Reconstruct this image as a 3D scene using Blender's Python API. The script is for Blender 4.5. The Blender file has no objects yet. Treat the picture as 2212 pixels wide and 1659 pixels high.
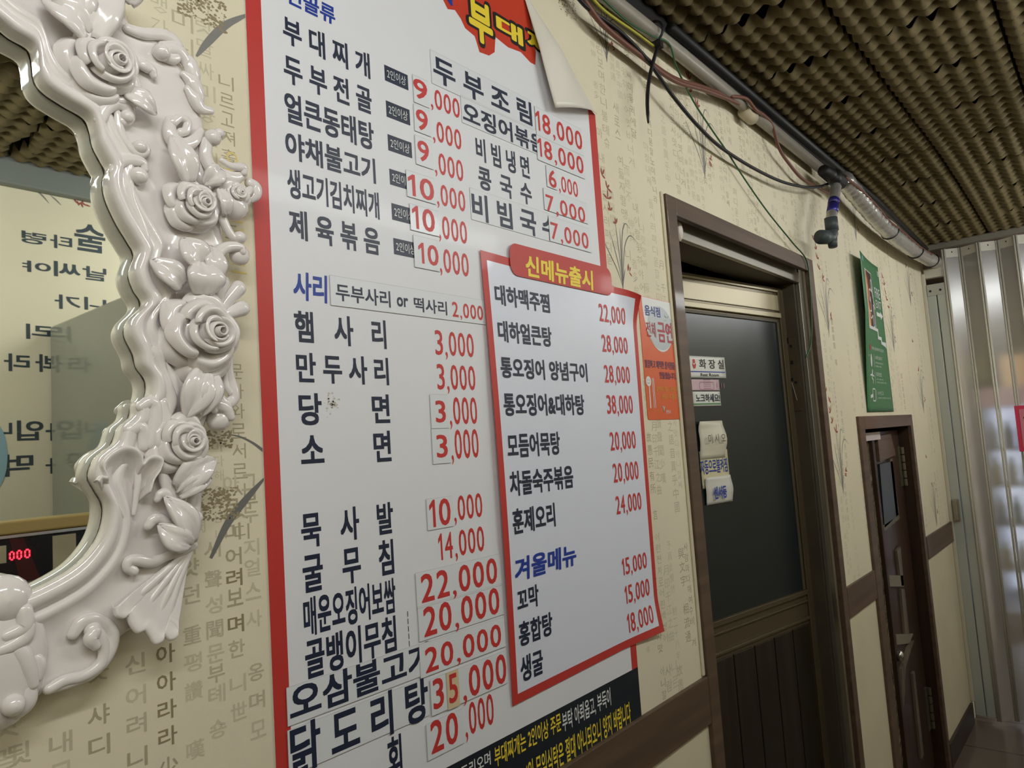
import bpy, math, random
import numpy as np
from mathutils import Matrix, Vector
from mathutils.geometry import tessellate_polygon

S = bpy.context.scene
COL = S.collection
PI = math.pi

# ---------------------------------------------------------------- camera
cam_data = bpy.data.cameras.new('camera')
cam_data.sensor_width = 36.0
cam_data.lens = 36.0 * 1600.0 / 2212.0
cam_data.clip_start = 0.02
cam = bpy.data.objects.new('camera', cam_data)
COL.objects.link(cam)
cam.matrix_world = Matrix.Translation((0.0, -0.77, 1.5)) @ Matrix([[0.641858, -0.023485, -0.766464], [-0.763865, -0.107302, -0.636394], [-0.067297, 0.993949, -0.086812]]).to_4x4()
S.camera = cam

# ---------------------------------------------------------------- view and light
S.view_settings.view_transform = 'Standard'
S.view_settings.look = 'None'
S.view_settings.gamma = 1.0
S.view_settings.exposure = 0.0
S.view_settings.use_curve_mapping = False
world = bpy.data.worlds.new('world')
S.world = world
world.use_nodes = True
world.node_tree.nodes['Background'].inputs[0].default_value = (0.97, 1.0, 1.0, 1)
world.node_tree.nodes['Background'].inputs[1].default_value = 0.05


def area(name, loc, sx, sy, power, color, rot=(0, 0, 0)):
    d = bpy.data.lights.new(name, 'AREA')
    d.shape = 'RECTANGLE'
    d.size = sx
    d.size_y = sy
    d.energy = power
    d.color = color
    o = bpy.data.objects.new(name, d)
    COL.objects.link(o)
    o.location = loc
    o.rotation_euler = rot
    return o


LAMPS = [(-0.15, -1.10, 2.42, 17.0), (1.75, -1.24, 2.42, 14.0), (3.60, -1.20, 2.34, 13.0)]
for lx, ly, lz, pw in LAMPS:
    # each twin tube throws light to both long sides of its housing
    area('tube_light', (lx, ly + 0.05, lz - 0.065), 1.15, 0.08, pw * 0.5, (0.965, 1.0, 1.02), (math.radians(74), 0, 0))
    area('tube_light', (lx, ly - 0.05, lz - 0.065), 1.15, 0.08, pw * 0.5, (0.965, 1.0, 1.02), (-math.radians(62), 0, 0))
area('shop_light', (5.9, -1.9, 2.6), 1.2, 0.5, 40.0, (1.0, 0.96, 0.92))

# ---------------------------------------------------------------- materials
MATS = {}


def lin(c):
    return tuple(((v / 255.0) / 12.92 if v / 255.0 <= 0.04045 else ((v / 255.0 + 0.055) / 1.055) ** 2.4) for v in c) + (1.0,)


def mat(name, rgb, rough=0.5, metal=0.0, coat=0.0, noise=None, bump=None, emit=None, trans=0.0, ior=1.45, spec=0.5):
    """noise = (scale, amount) brightness mottling, bump = (scale, strength, distance)"""
    if name in MATS:
        return MATS[name]
    m = bpy.data.materials.new(name)
    m.use_nodes = True
    nt = m.node_tree
    b = nt.nodes['Principled BSDF']
    b.inputs['Base Color'].default_value = lin(rgb)
    b.inputs['Roughness'].default_value = rough
    b.inputs['Metallic'].default_value = metal
    b.inputs['Coat Weight'].default_value = coat
    b.inputs['Coat Roughness'].default_value = 0.06
    b.inputs['Transmission Weight'].default_value = trans
    b.inputs['IOR'].default_value = ior
    b.inputs['Specular IOR Level'].default_value = spec
    tc = nt.nodes.new('ShaderNodeTexCoord')
    if noise:
        n = nt.nodes.new('ShaderNodeTexNoise')
        n.inputs['Scale'].default_value = noise[0]
        n.inputs['Detail'].default_value = 6
        nt.links.new(tc.outputs['Object'], n.inputs['Vector'])
        r = nt.nodes.new('ShaderNodeMapRange')
        r.inputs['From Min'].default_value = 0.3
        r.inputs['From Max'].default_value = 0.7
        r.inputs['To Min'].default_value = 1 - noise[1]
        r.inputs['To Max'].default_value = 1 + noise[1]
        nt.links.new(n.outputs['Fac'], r.inputs['Value'])
        mx = nt.nodes.new('ShaderNodeVectorMath')
        mx.operation = 'SCALE'
        mx.inputs[0].default_value = lin(rgb)[:3]
        nt.links.new(r.outputs['Result'], mx.inputs['Scale'])
        nt.links.new(mx.outputs['Vector'], b.inputs['Base Color'])
    if bump:
        n = nt.nodes.new('ShaderNodeTexNoise')
        n.inputs['Scale'].default_value = bump[0]
        n.inputs['Detail'].default_value = 4
        nt.links.new(tc.outputs['Object'], n.inputs['Vector'])
        bp = nt.nodes.new('ShaderNodeBump')
        bp.inputs['Strength'].default_value = bump[1]
        bp.inputs['Distance'].default_value = bump[2]
        nt.links.new(n.outputs['Fac'], bp.inputs['Height'])
        nt.links.new(bp.outputs['Normal'], b.inputs['Normal'])
    if emit:
        b.inputs['Emission Color'].default_value = lin(emit[0])
        b.inputs['Emission Strength'].default_value = emit[1]
    MATS[name] = m
    return m


def wood_mat(name, dark, light, scale=(3, 60, 60), rough=0.45, coat=0.2):
    if name in MATS:
        return MATS[name]
    m = mat(name, dark, rough, coat=coat)
    nt = m.node_tree
    b = nt.nodes['Principled BSDF']
    tc = [n for n in nt.nodes if n.type == 'TEX_COORD'][0]
    mp = nt.nodes.new('ShaderNodeMapping')
    mp.inputs['Scale'].default_value = scale
    n = nt.nodes.new('ShaderNodeTexNoise')
    n.inputs['Scale'].default_value = 1.0
    n.inputs['Detail'].default_value = 8
    cr = nt.nodes.new('ShaderNodeValToRGB')
    cr.color_ramp.elements[0].position = 0.35
    cr.color_ramp.elements[0].color = lin(dark)
    cr.color_ramp.elements[1].position = 0.7
    cr.color_ramp.elements[1].color = lin(light)
    nt.links.new(tc.outputs['Object'], mp.inputs['Vector'])
    nt.links.new(mp.outputs['Vector'], n.inputs['Vector'])
    nt.links.new(n.outputs['Fac'], cr.inputs['Fac'])
    nt.links.new(cr.outputs['Color'], b.inputs['Base Color'])
    return m


M_PAPER = mat('wallpaper_cream', (227, 218, 192), 0.62, noise=(5, 0.03), bump=(260, 0.12, 0.001))
M_WAINSCOT = mat('wainscot_cream', (216, 207, 178), 0.6, noise=(6, 0.04), bump=(60, 0.1, 0.001))
M_TRIM = wood_mat('brown_trim_film', (84, 66, 52), (104, 82, 64), (2, 40, 40), 0.5, 0.1)
M_DARKWOOD = wood_mat('dark_red_wood', (42, 25, 15), (64, 40, 24), (30, 30, 2), 0.5, 0.15)
M_PRINT = [mat('print_faint', (204, 195, 168), 0.65), mat('print_pale', (192, 183, 156), 0.65),
           mat('print_mid', (174, 164, 136), 0.65), mat('print_brown', (146, 132, 102), 0.65)]
M_YELLOWPRINT = mat('print_yellow', (228, 208, 130), 0.6)
M_BLADE = mat('print_grass_grey', (132, 131, 126), 0.65)
M_BLADEDARK = mat('print_grass_dark', (112, 112, 108), 0.65)
M_REDPRINT = mat('print_flower_red', (156, 82, 72), 0.65)
M_RESIN = mat('glossy_white_resin', (238, 232, 229), 0.16, coat=0.7)
M_MIRROR = mat('mirror_silver', (238, 242, 234), 0.01, metal=1.0)
M_VINYL = mat('banner_white_vinyl', (232, 233, 238), 0.46, coat=0.05, bump=(7, 0.05, 0.01))
M_VINYLBACK = mat('banner_back_vinyl', (230, 226, 214), 0.35, noise=(12, 0.03))
M_RED = mat('banner_red', (196, 60, 54), 0.44, coat=0.05, bump=(7, 0.05, 0.01))
M_TITLERED = mat('title_red', (206, 66, 44), 0.36)
M_NAVY = mat('ink_navy', (36, 44, 66), 0.42)
M_BLUE = mat('ink_blue', (34, 62, 158), 0.42)
M_PRICE = mat('ink_price_red', (204, 58, 56), 0.42)
M_YELLOW = mat('ink_yellow', (246, 218, 62), 0.42)
M_BLACKINK = mat('ink_black', (34, 30, 28), 0.42)
M_WHITEINK = mat('ink_white', (226, 228, 226), 0.42)
M_STICKER = mat('white_sticker', (228, 231, 236), 0.4, coat=0.1)
M_STICKEREDGE = mat('sticker_cut_edge', (176, 175, 170), 0.6)
M_BEIGESTICKER = mat('beige_tape_sticker', (222, 200, 160), 0.5)
M_SHEET2 = mat('new_menu_vinyl', (228, 232, 246), 0.32, coat=0.12, bump=(8, 0.05, 0.01))
M_STRIP = mat('notice_black', (26, 34, 44), 0.36)
M_ORANGE = mat('sticker_orange', (222, 98, 48), 0.4)
M_GREYPRINT = mat('sticker_grey', (190, 196, 198), 0.4)
M_GREEN = mat('poster_green', (62, 122, 78), 0.42)
M_LEAFGREEN = mat('ink_leaf_green', (88, 140, 84), 0.45)
M_PURPLE = mat('ink_purple', (76, 50, 92), 0.45)
M_GOLDINK = mat('ink_gold', (226, 170, 60), 0.45)
M_ALU = mat('brushed_aluminium', (172, 168, 156), 0.32, metal=0.85, bump=(90, 0.05, 0.001))
M_BRONZE = mat('bronze_aluminium', (102, 91, 70), 0.34, metal=0.5, noise=(8, 0.06))
M_BRONZEDARK = mat('dark_bronze_jamb', (80, 73, 58), 0.5, metal=0.2, noise=(10, 0.12))
M_GLASSDARK = mat('dark_frosted_glass', (30, 37, 39), 0.27, noise=(6, 0.12), spec=0.6)
M_DARK = mat('soot_black', (20, 19, 17), 0.7)
M_CEILBACK = mat('ceiling_board_dark', (40, 37, 30), 0.8)
M_TRAY = mat('moulded_pulp', (106, 93, 62), 0.85, noise=(30, 0.10), bump=(220, 0.3, 0.002))
M_PIPE = mat('grey_conduit_plastic', (150, 144, 132), 0.35, noise=(14, 0.08))
M_FOIL = mat('silver_foil_wrap', (200, 198, 192), 0.30, metal=0.72, bump=(70, 0.5, 0.006))
M_BLACKRUB = mat('black_rubber', (24, 24, 25), 0.5)
M_GREYRUB = mat('grey_plastic_fitting', (66, 74, 76), 0.5)
M_BROWNCABLE = mat('brown_cable', (112, 72, 60), 0.45)
M_GREENCABLE = mat('green_wire', (46, 92, 52), 0.45)
M_YELLOWCABLE = mat('yellow_green_wire', (176, 172, 62), 0.45)
M_TAPE = mat('masking_tape', (190, 178, 150), 0.6)
M_BLUEBAND = mat('blue_film', (52, 48, 130), 0.3, metal=0.4)
M_WHITEPVC = mat('white_pvc_strip', (198, 194, 180), 0.3)
M_GREYPOST = mat('grey_painted_post', (176, 180, 172), 0.42, noise=(5, 0.04))
M_PAPERNOTE = mat('note_paper', (214, 208, 186), 0.45, noise=(10, 0.04))
M_PINKPAPER = mat('pink_paper', (206, 178, 184), 0.5)
M_SIGNWHITE = mat('sign_white_plastic', (220, 220, 212), 0.35)
M_PINKSIGN = mat('pink_sign_plastic', (214, 60, 94), 0.35)
M_PINKPALE = mat('pale_pink_sign', (214, 130, 146), 0.4)
M_STEEL = mat('bright_steel', (205, 205, 200), 0.18, metal=1.0)
M_FRIDGE = mat('grey_fridge_panel', (142, 146, 136), 0.13, coat=0.3)
M_GOLD = mat('brass_rim', (212, 188, 126), 0.3, metal=0.4, noise=(12, 0.06))
M_BLACKGLASS = mat('black_glass_panel', (24, 25, 28), 0.14, noise=(40, 0.3))
M_REDFILM = mat('dark_red_film', (84, 26, 26), 0.25)
M_LED = mat('red_led', (255, 30, 60), 0.4, emit=((255, 40, 60), 5.0))
M_OLIVE = mat('olive_plastic', (150, 146, 60), 0.5)
M_LIGHTWOOD = wood_mat('pale_dusty_wood', (84, 76, 62), (116, 106, 88), (40, 40, 2), 0.55, 0.1)
M_CROWN = mat('grey_crown_moulding', (128, 132, 128), 0.5)
M_LAMPBODY = mat('lamp_white_metal', (214, 212, 204), 0.5)
M_DIFF = mat('lamp_diffuser', (250, 246, 232), 0.5, emit=((255, 246, 226), 4.0))


def tile_mat():
    m = mat('floor_tile', (112, 100, 88), 0.22, coat=0.1)
    nt = m.node_tree
    b = nt.nodes['Principled BSDF']
    tc = [n for n in nt.nodes if n.type == 'TEX_COORD'][0]
    br = nt.nodes.new('ShaderNodeTexBrick')
    br.offset = 0.0
    br.inputs['Scale'].default_value = 1.0
    br.inputs['Brick Width'].default_value = 0.4
    br.inputs['Row Height'].default_value = 0.4
    br.inputs['Mortar Size'].default_value = 0.004
    br.inputs['Color1'].default_value = lin((110, 99, 88))
    br.inputs['Color2'].default_value = lin((98, 89, 79))
    br.inputs['Mortar'].default_value = lin((58, 52, 46))
    nt.links.new(tc.outputs['Object'], br.inputs['Vector'])
    nt.links.new(br.outputs['Color'], b.inputs['Base Color'])
    return m


M_FLOOR = tile_mat()


def clear_sheet_mat():
    m = bpy.data.materials.new('clear_plastic_sheet')
    m.use_nodes = True
    nt = m.node_tree
    nt.nodes.clear()
    out = nt.nodes.new('ShaderNodeOutputMaterial')
    rf = nt.nodes.new('ShaderNodeBsdfRefraction')
    rf.inputs['Roughness'].default_value = 0.34
    rf.inputs['IOR'].default_value = 1.06
    rf.inputs['Color'].default_value = (0.93, 0.93, 0.92, 1)
    df = nt.nodes.new('ShaderNodeBsdfDiffuse')
    df.inputs['Color'].default_value = (0.62, 0.60, 0.56, 1)
    gl = nt.nodes.new('ShaderNodeBsdfGlossy')
    gl.inputs['Roughness'].default_value = 0.24
    m1 = nt.nodes.new('ShaderNodeMixShader')
    m1.inputs[0].default_value = 0.30
    m2 = nt.nodes.new('ShaderNodeMixShader')
    m2.inputs[0].default_value = 0.10
    nt.links.new(rf.outputs[0], m1.inputs[1])
    nt.links.new(df.outputs[0], m1.inputs[2])
    nt.links.new(m1.outputs[0], m2.inputs[1])
    nt.links.new(gl.outputs[0], m2.inputs[2])
    nt.links.new(m2.outputs[0], out.inputs[0])
    return m


M_CLEAR = clear_sheet_mat()



# ---------------------------------------------------------------- mesh helpers
class MB:
    def __init__(self):
        self.v = []
        self.f = []
        self.mi = []

    def add(self, verts, faces, mi=0):
        o = len(self.v)
        self.v.extend([tuple(p) for p in verts])
        self.f.extend([tuple(i + o for i in f) for f in faces])
        self.mi.extend([mi] * len(faces))

    def box(self, x0, x1, y0, y1, z0, z1, mi=0):
        self.add([(x0, y0, z0), (x1, y0, z0), (x1, y1, z0), (x0, y1, z0), (x0, y0, z1), (x1, y0, z1), (x1, y1, z1), (x0, y1, z1)],
                 [(0, 3, 2, 1), (4, 5, 6, 7), (0, 1, 5, 4), (1, 2, 6, 5), (2, 3, 7, 6), (3, 0, 4, 7)], mi)

    def prism(self, poly, y0, y1, mi=0):
        """polygon in (x, z) extruded from y0 to y1"""
        n = len(poly)
        v = [(p[0], y0, p[1]) for p in poly] + [(p[0], y1, p[1]) for p in poly]
        f = [(i, (i + 1) % n, n + (i + 1) % n, n + i) for i in range(n)]
        for t in tessellate_polygon([[Vector((p[0], p[1], 0)) for p in poly]]):
            f.append(tuple(t))
            f.append(tuple(n + i for i in reversed(t)))
        self.add(v, f, mi)

    def flat(self, poly, y, mi=0):
        v = [(p[0], y, p[1]) for p in poly]
        f = []
        for t in tessellate_polygon([[Vector((p[0], p[1], 0)) for p in poly]]):
            f.append(tuple(t))
        self.add(v, f, mi)

    def outline(self, poly, w, y, mi=0):
        n = len(poly)
        for i in range(n):
            self.stroke([poly[i], poly[(i + 1) % n]], [w, w], y, mi)

    def stroke(self, pts, ws, y, mi=0):
        """flat strip in the (x, z) plane"""
        L = []
        n = len(pts)
        for i, p in enumerate(pts):
            a = pts[max(i - 1, 0)]
            b = pts[min(i + 1, n - 1)]
            dx, dz = b[0] - a[0], b[1] - a[1]
            l = math.hypot(dx, dz) or 1
            nx, nz = -dz / l, dx / l
            L.append((p[0] + nx * ws[i] / 2, y, p[1] + nz * ws[i] / 2))
            L.append((p[0] - nx * ws[i] / 2, y, p[1] - nz * ws[i] / 2))
        self.add(L, [(2 * i, 2 * i + 1, 2 * i + 3, 2 * i + 2) for i in range(n - 1)], mi)

    def tube(self, pts, rads, n=10, mi=0, cap=True, flat=1.0):
        P = [Vector(p) for p in pts]
        m = len(P)
        rings = []
        up = None
        for i in range(m):
            t = (P[min(i + 1, m - 1)] - P[max(i - 1, 0)]).normalized()
            if up is None:
                up = Vector((0, 1, 0)) if abs(t.y) < 0.9 else Vector((1, 0, 0))
            up = (up - t * up.dot(t)).normalized()
            sd = t.cross(up)
            rings.append([P[i] + (up * math.sin(a) * flat + sd * math.cos(a)) * rads[i] for a in [2 * PI * k / n for k in range(n)]])
        v = [q for r in rings for q in r]
        f = []
        for i in range(m - 1):
            for k in range(n):
                f.append((i * n + k, i * n + (k + 1) % n, (i + 1) * n + (k + 1) % n, (i + 1) * n + k))
        if cap:
            f.append(tuple(range(n - 1, -1, -1)))
            f.append(tuple((m - 1) * n + k for k in range(n)))
        self.add(v, f, mi)

    def ball(self, c, rx, ry=None, rz=None, n=14, mi=0):
        ry = rx if ry is None else ry
        rz = rx if rz is None else rz
        h = n // 2
        v = []
        for i in range(h + 1):
            a = PI * i / h
            for k in range(n):
                b = 2 * PI * k / n
                v.append((c[0] + rx * math.sin(a) * math.cos(b), c[1] - ry * math.cos(a), c[2] + rz * math.sin(a) * math.sin(b)))
        f = []
        for i in range(h):
            for k in range(n):
                f.append((i * n + k, i * n + (k + 1) % n, (i + 1) * n + (k + 1) % n, (i + 1) * n + k))
        self.add(v, f, mi)

    def grid(self, rows, mi=0):
        m, n = len(rows), len(rows[0])
        self.add([p for r in rows for p in r],
                 [(i * n + k, i * n + k + 1, (i + 1) * n + k + 1, (i + 1) * n + k) for i in range(m - 1) for k in range(n - 1)], mi)

    def build(self, name, mats, parent=None, smooth=False, solid=0.0, sub=0, bevel=0.0):
        me = bpy.data.meshes.new(name)
        me.from_pydata(self.v, [], self.f)
        if not isinstance(mats, (list, tuple)):
            mats = [mats]
        for m in mats:
            me.materials.append(m)
        if len(mats) > 1:
            me.polygons.foreach_set('material_index', self.mi)
        if smooth:
            me.polygons.foreach_set('use_smooth', [True] * len(me.polygons))
        me.update()
        o = bpy.data.objects.new(name, me)
        COL.objects.link(o)
        if parent is not None:
            o.parent = parent
            if parent.type == 'EMPTY':
                o.location = -Vector(parent.location)
        if solid:
            md = o.modifiers.new('thickness', 'SOLIDIFY')
            md.thickness = solid
            md.offset = 0
        if sub:
            md = o.modifiers.new('round', 'SUBSURF')
            md.levels = sub
            md.render_levels = sub
        if bevel:
            md = o.modifiers.new('bevel', 'BEVEL')
            md.width = bevel
            md.segments = 2
            md.limit_method = 'ANGLE'
        return o


def tag(o, label=None, cat=None, group=None, kind=None):
    if label:
        o['label'] = label
    if cat:
        o['category'] = cat
    if group:
        o['group'] = group
    if kind:
        o['kind'] = kind
    return o


def thing(name, label, cat, loc, group=None):
    o = bpy.data.objects.new(name, None)
    o.empty_display_size = 0.05
    COL.objects.link(o)
    o.location = loc
    return tag(o, label, cat, group)


def struct(o):
    o['kind'] = 'structure'
    return o


def smooth_path(pts, k=8):
    """Catmull-Rom through points of any dimension"""
    P = [np.array(p, float) for p in pts]
    P = [2 * P[0] - P[1]] + P + [2 * P[-1] - P[-2]]
    out = []
    for i in range(1, len(P) - 2):
        a, b, c, d = P[i - 1:i + 3]
        for j in range(k):
            t = j / k
            out.append(0.5 * ((2 * b) + (c - a) * t + (2 * a - 5 * b + 4 * c - d) * t * t + (3 * b - a - 3 * c + d) * t ** 3))
    out.append(P[-2])
    return [tuple(p) for p in out]


# ---------------------------------------------------------------- lettering
GLYPHS = {}


def glyph(text, bold=0.0, shear=0.0, res=3):
    key = (text, bold, shear, res)
    if key in GLYPHS:
        return GLYPHS[key]
    c = bpy.data.curves.new('lettering', 'FONT')
    c.body = text
    c.shear = shear
    c.resolution_u = res
    o = bpy.data.objects.new('lettering', c)
    COL.objects.link(o)
    bpy.context.view_layer.update()
    me = bpy.data.meshes.new_from_object(o.evaluated_get(bpy.context.evaluated_depsgraph_get()))
    n = len(me.vertices)
    a = np.zeros(n * 3)
    me.vertices.foreach_get('co', a)
    a = a.reshape(-1, 3)[:, :2]
    F = [tuple(p.vertices) for p in me.polygons]
    bpy.data.objects.remove(o)
    bpy.data.curves.remove(c)
    bpy.data.meshes.remove(me)
    lay = np.zeros(len(a))
    if bold > 0:
        # heavier strokes: the outline is laid several times, each a hair further out
        b = bold * 0.85
        sh = [(b, b), (-b, b), (b, -b), (-b, -b)]
        if bold > 0.042:
            sh = [(b * math.cos(2 * PI * q / 12), b * math.sin(2 * PI * q / 12)) for q in range(12)] + [(0.5 * b * math.cos(2 * PI * q / 6), 0.5 * b * math.sin(2 * PI * q / 6)) for q in range(6)]
        a0, F0 = a, F
        a = np.concatenate([a0 + np.array(d) for d in sh])
        F = [tuple(i + q * n for i in f) for q in range(len(sh)) for f in F0]
        lay = np.repeat(np.arange(len(sh)) * (2e-5 if len(sh) < 6 else 1e-5), n)
    lo, hi = a.min(0), a.max(0)
    GLYPHS[key] = (a, F, lo, hi, lay)
    return GLYPHS[key]


def put_text(mb, text, box, y, bold=0.02, shear=0.0, mi=0, mirror=False, drop=0.0, res=3, grow=0.0):
    """fit the ink of a string into box (x0, x1, z0, z1); drop shears the line down to the right"""
    a, F, lo, hi, lay = glyph(text, bold, shear, res)
    sgn = 1.0 if mirror else -1.0
    x0, x1, z0, z1 = box
    x0, x1, z0, z1 = x0 - grow, x1 + grow, z0 - grow, z1 + grow
    q = (a - lo) / np.maximum(hi - lo, 1e-6)
    if mirror:
        q[:, 0] = 1 - q[:, 0]
    X = x0 + q[:, 0] * (x1 - x0)
    Z = z0 + q[:, 1] * (z1 - z0) - drop * q[:, 0]
    mb.add([(X[i], y + sgn * lay[i], Z[i]) for i in range(len(X))], F, mi)


NUMW = {'1': 0.44, ',': 0.30}
ONE = [(0.52, 0.0), (0.86, 0.0), (0.86, 1.0), (0.60, 1.0), (0.10, 0.80), (0.10, 0.62), (0.52, 0.76)]


def put_number(mb, s, box, y, bold):
    """price figures set one by one; a comma hangs below the figures"""
    x0, x1, z0, z1 = box
    zb = z0
    tot = sum(NUMW.get(c, 0.62) for c in s)
    k = (x1 - x0) / (tot - 0.11)
    x = x0 - 0.055 * k
    for c in s:
        w = NUMW.get(c, 0.62) * k
        a, b = x + 0.055 * k, x + w - 0.055 * k
        if c == '1':
            mb.flat([(a + (b - a) * p[0], zb + (z1 - zb) * p[1]) for p in ONE], y)
        elif c == ',':
            put_text(mb, ',', (x + 0.08 * k, x + w - 0.06 * k, z0 - 0.17 * (z1 - z0), z0 + 0.15 * (z1 - z0)), y, 0.0)
        else:
            put_text(mb, c, (a, b, zb, z1), y, bold)
        x += w


def letters(name, parent, text, box, y, m, bold=0.024, shear=0.0, mirror=False, res=3):
    mb = MB()
    if set(text) <= set('0123456789,'):
        put_number(mb, text, box, y, bold)
    else:
        put_text(mb, text, box, y, bold, shear, 0, mirror, res=res)
    return mb.build(name, m, parent)


def rect(box):
    x0, x1, z0, z1 = box
    return [(x0, z0), (x1, z0), (x1, z1), (x0, z1)]


def rounded(box, r, n=5):
    x0, x1, z0, z1 = box
    p = []
    for cx, cz, a0 in ((x1 - r, z0 + r, -PI / 2), (x1 - r, z1 - r, 0), (x0 + r, z1 - r, PI / 2), (x0 + r, z0 + r, PI)):
        for k in range(n + 1):
            a = a0 + PI / 2 * k / n
            p.append((cx + r * math.cos(a), cz + r * math.sin(a)))
    return p


def ellipse(cx, cz, rx, rz, n=28):
    return [(cx + rx * math.cos(2 * PI * k / n), cz + rz * math.sin(2 * PI * k / n)) for k in range(n)]


# ================================================================ the room shell
XE = 4.35          # folding partition
YS = -1.85         # opposite wall
X0 = -1.3
D1 = (1.540, 2.535, 2.035)     # restroom doorway: x0, x1, top
D2 = (2.905, 3.690, 1.500)     # low closet doorway
RAIL = (0.886, 0.984)


def wall_boxes(mb, y0, y1):
    H = 2.56
    mb.box(X0, D1[0], y0, y1, RAIL[0], H)
    mb.box(D1[0], D1[1], y0, y1, D1[2], H)
    mb.box(D1[1], D2[0], y0, y1, RAIL[0], H)
    mb.box(D2[0], D2[1], y0, y1, D2[2], H)
    mb.box(D2[1], XE + 0.05, y0, y1, RAIL[0], H)
    for a, b in ((X0, D1[0]), (D1[1], D2[0]), (D2[1], XE + 0.05)):
        mb.box(a, b, y0, y1, 0, RAIL[0], 1)


mb = MB()
wall_boxes(mb, 0.0, 0.14)
wall_front = struct(mb.build('wall_front', [M_PAPER, M_WAINSCOT]))

mb = MB()
mb.box(X0, XE + 0.05, YS - 0.1, YS, 0, 2.56)
wall_opposite = struct(mb.build('wall_opposite', M_PAPER))
mb = MB()
mb.box(X0 - 0.1, X0, YS - 0.1, 0.14, 0, 2.56)
struct(mb.build('wall_back', M_PAPER))
mb = MB()
mb.box(X0 - 0.1, 8.1, -3.1, 2.1, -0.1, 0)
floor = struct(mb.build('floor', M_FLOOR))
mb = MB()
mb.box(X0 - 0.1, XE + 0.06, YS - 0.1, 0.14, 2.56, 2.62)
struct(mb.build('ceiling', M_CEILBACK))
# rooms behind the two doorways and the shop beyond the partition
mb = MB()
for x0, x1, y1 in ((1.40, 2.70, 1.3), (2.80, 3.80, 0.9)):
    mb.box(x0 - 0.05, x0, 0.14, y1, 0, 2.56)
    mb.box(x1, x1 + 0.05, 0.14, y1, 0, 2.56)
    mb.box(x0 - 0.05, x1 + 0.05, y1, y1 + 0.05, 0, 2.56)
    mb.box(x0 - 0.05, x1 + 0.05, 0.14, y1 + 0.05, 2.56, 2.6)
struct(mb.build('wall_closets', mat('closet_dark_wall', (70, 66, 58), 0.8)))
mb = MB()
mb.box(7.6, 7.7, -3.1, 2.1, 0, 2.9)
mb.box(XE + 0.05, 7.7, 2.0, 2.1, 0, 2.9)
mb.box(XE + 0.05, 7.7, -3.1, -3.0, 0, 2.9)
mb.box(XE + 0.02, XE + 0.06, 0.14, 2.1, 0, 2.9)
mb.box(XE + 0.02, XE + 0.06, -3.1, YS - 0.1, 0, 2.9)
struct(mb.build('wall_shop', mat('shop_wall_tan', (150, 136, 116), 0.7)))
mb = MB()
mb.box(XE + 0.06, 7.7, -3.1, 2.1, 2.72, 2.8)
struct(mb.build('ceiling_shop', mat('shop_ceiling', (140, 132, 122), 0.7)))

# brown chair rail and door surrounds (flush trim boards)
k = 0
for a, b in ((X0, D1[0] - 0.031), (D1[1] - 0.01, D2[0] - 0.045), (D2[1] + 0.04, XE - 0.03)):
    mb = MB()
    mb.box(a, b, -0.009, 0.0, RAIL[0], RAIL[1])
    k += 1
    struct(mb.build('trim_%d' % k, M_TRIM, bevel=0.002))
mb = MB()
mb.box(1.509, 1.556, -0.010, 0.006, 0, 2.056)
mb.box(1.556, 2.475, -0.010, 0.006, 2.012, 2.056)
mb.box(2.475, 2.519, -0.010, 0.006, 0, 2.056)
struct(mb.build('trim_4', M_TRIM, bevel=0.002))
mb = MB()
mb.box(1.4975, 1.5085, -0.0045, 0.0, 0.986, 2.060)
struct(mb.build('trim_9', M_WAINSCOT, bevel=0.002))
mb = MB()
mb.box(2.862, 2.930, -0.010, 0.006, 0, 1.532)
mb.box(2.930, 3.668, -0.010, 0.006, 1.483, 1.532)
mb.box(3.668, 3.706, -0.010, 0.006, 0, 1.532)
struct(mb.build('trim_5', M_TRIM, bevel=0.002))
mb = MB()
mb.box(3.71, 4.30, -0.012, 0.0, 0, 0.10)
struct(mb.build('baseboard_front', mat('baseboard_dark', (58, 48, 42), 0.5, noise=(9, 0.2)), bevel=0.002))
# black gap board where the wall meets the tray ceiling, and the pale wall edge beside the partition
mb = MB()
mb.box(X0, XE - 0.02, -0.016, 0.0, 2.445, 2.56)
struct(mb.build('trim_6', M_DARK))
mb = MB()
mb.box(4.318, 4.345, -0.016, 0.0, 0.10, 2.26)
struct(mb.build('trim_7', mat('edge_white', (196, 190, 170), 0.5), bevel=0.003))
mb = MB()
mb.box(X0, XE - 0.02, YS, YS + 0.035, 2.415, 2.56)
struct(mb.build('trim_8', M_CROWN, bevel=0.006))

# ---------------------------------------------------------------- restroom door (ajar inwards, hinged on its right)
d1 = bpy.data.objects.new('door_1', None)
COL.objects.link(d1)
d1.location = (2.472, 0.03, 0)
struct(d1)
mb = MB()
mb.box(2.490, 2.535, 0.030, 0.045, 0, 2.035)
mb.box(1.540, 1.580, 0.030, 0.045, 0, 2.035)
mb.box(1.580, 2.490, 0.030, 0.045, 1.983, 2.018)
mb.box(1.580, 2.490, 0.034, 0.045, 2.018, 2.035)
fr = mb.build('aluminium_frame', M_ALU, d1, bevel=0.002)
mb = MB()
mb.box(2.472, 2.535, 0.045, 0.139, 0, 2.035)
mb.box(1.540, 1.575, 0.045, 0.139, 0, 2.035)
mb.box(1.575, 2.472, 0.045, 0.139, 1.983, 2.035)
jb = mb.build('door_jamb', M_BRONZEDARK, d1)
mb = MB()
mb.box(2.4695, 2.472, 0.055, 0.105, 1.56, 1.80)
pl = mb.build('latch_plate', M_BRONZE, d1)
mb = MB()
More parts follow.
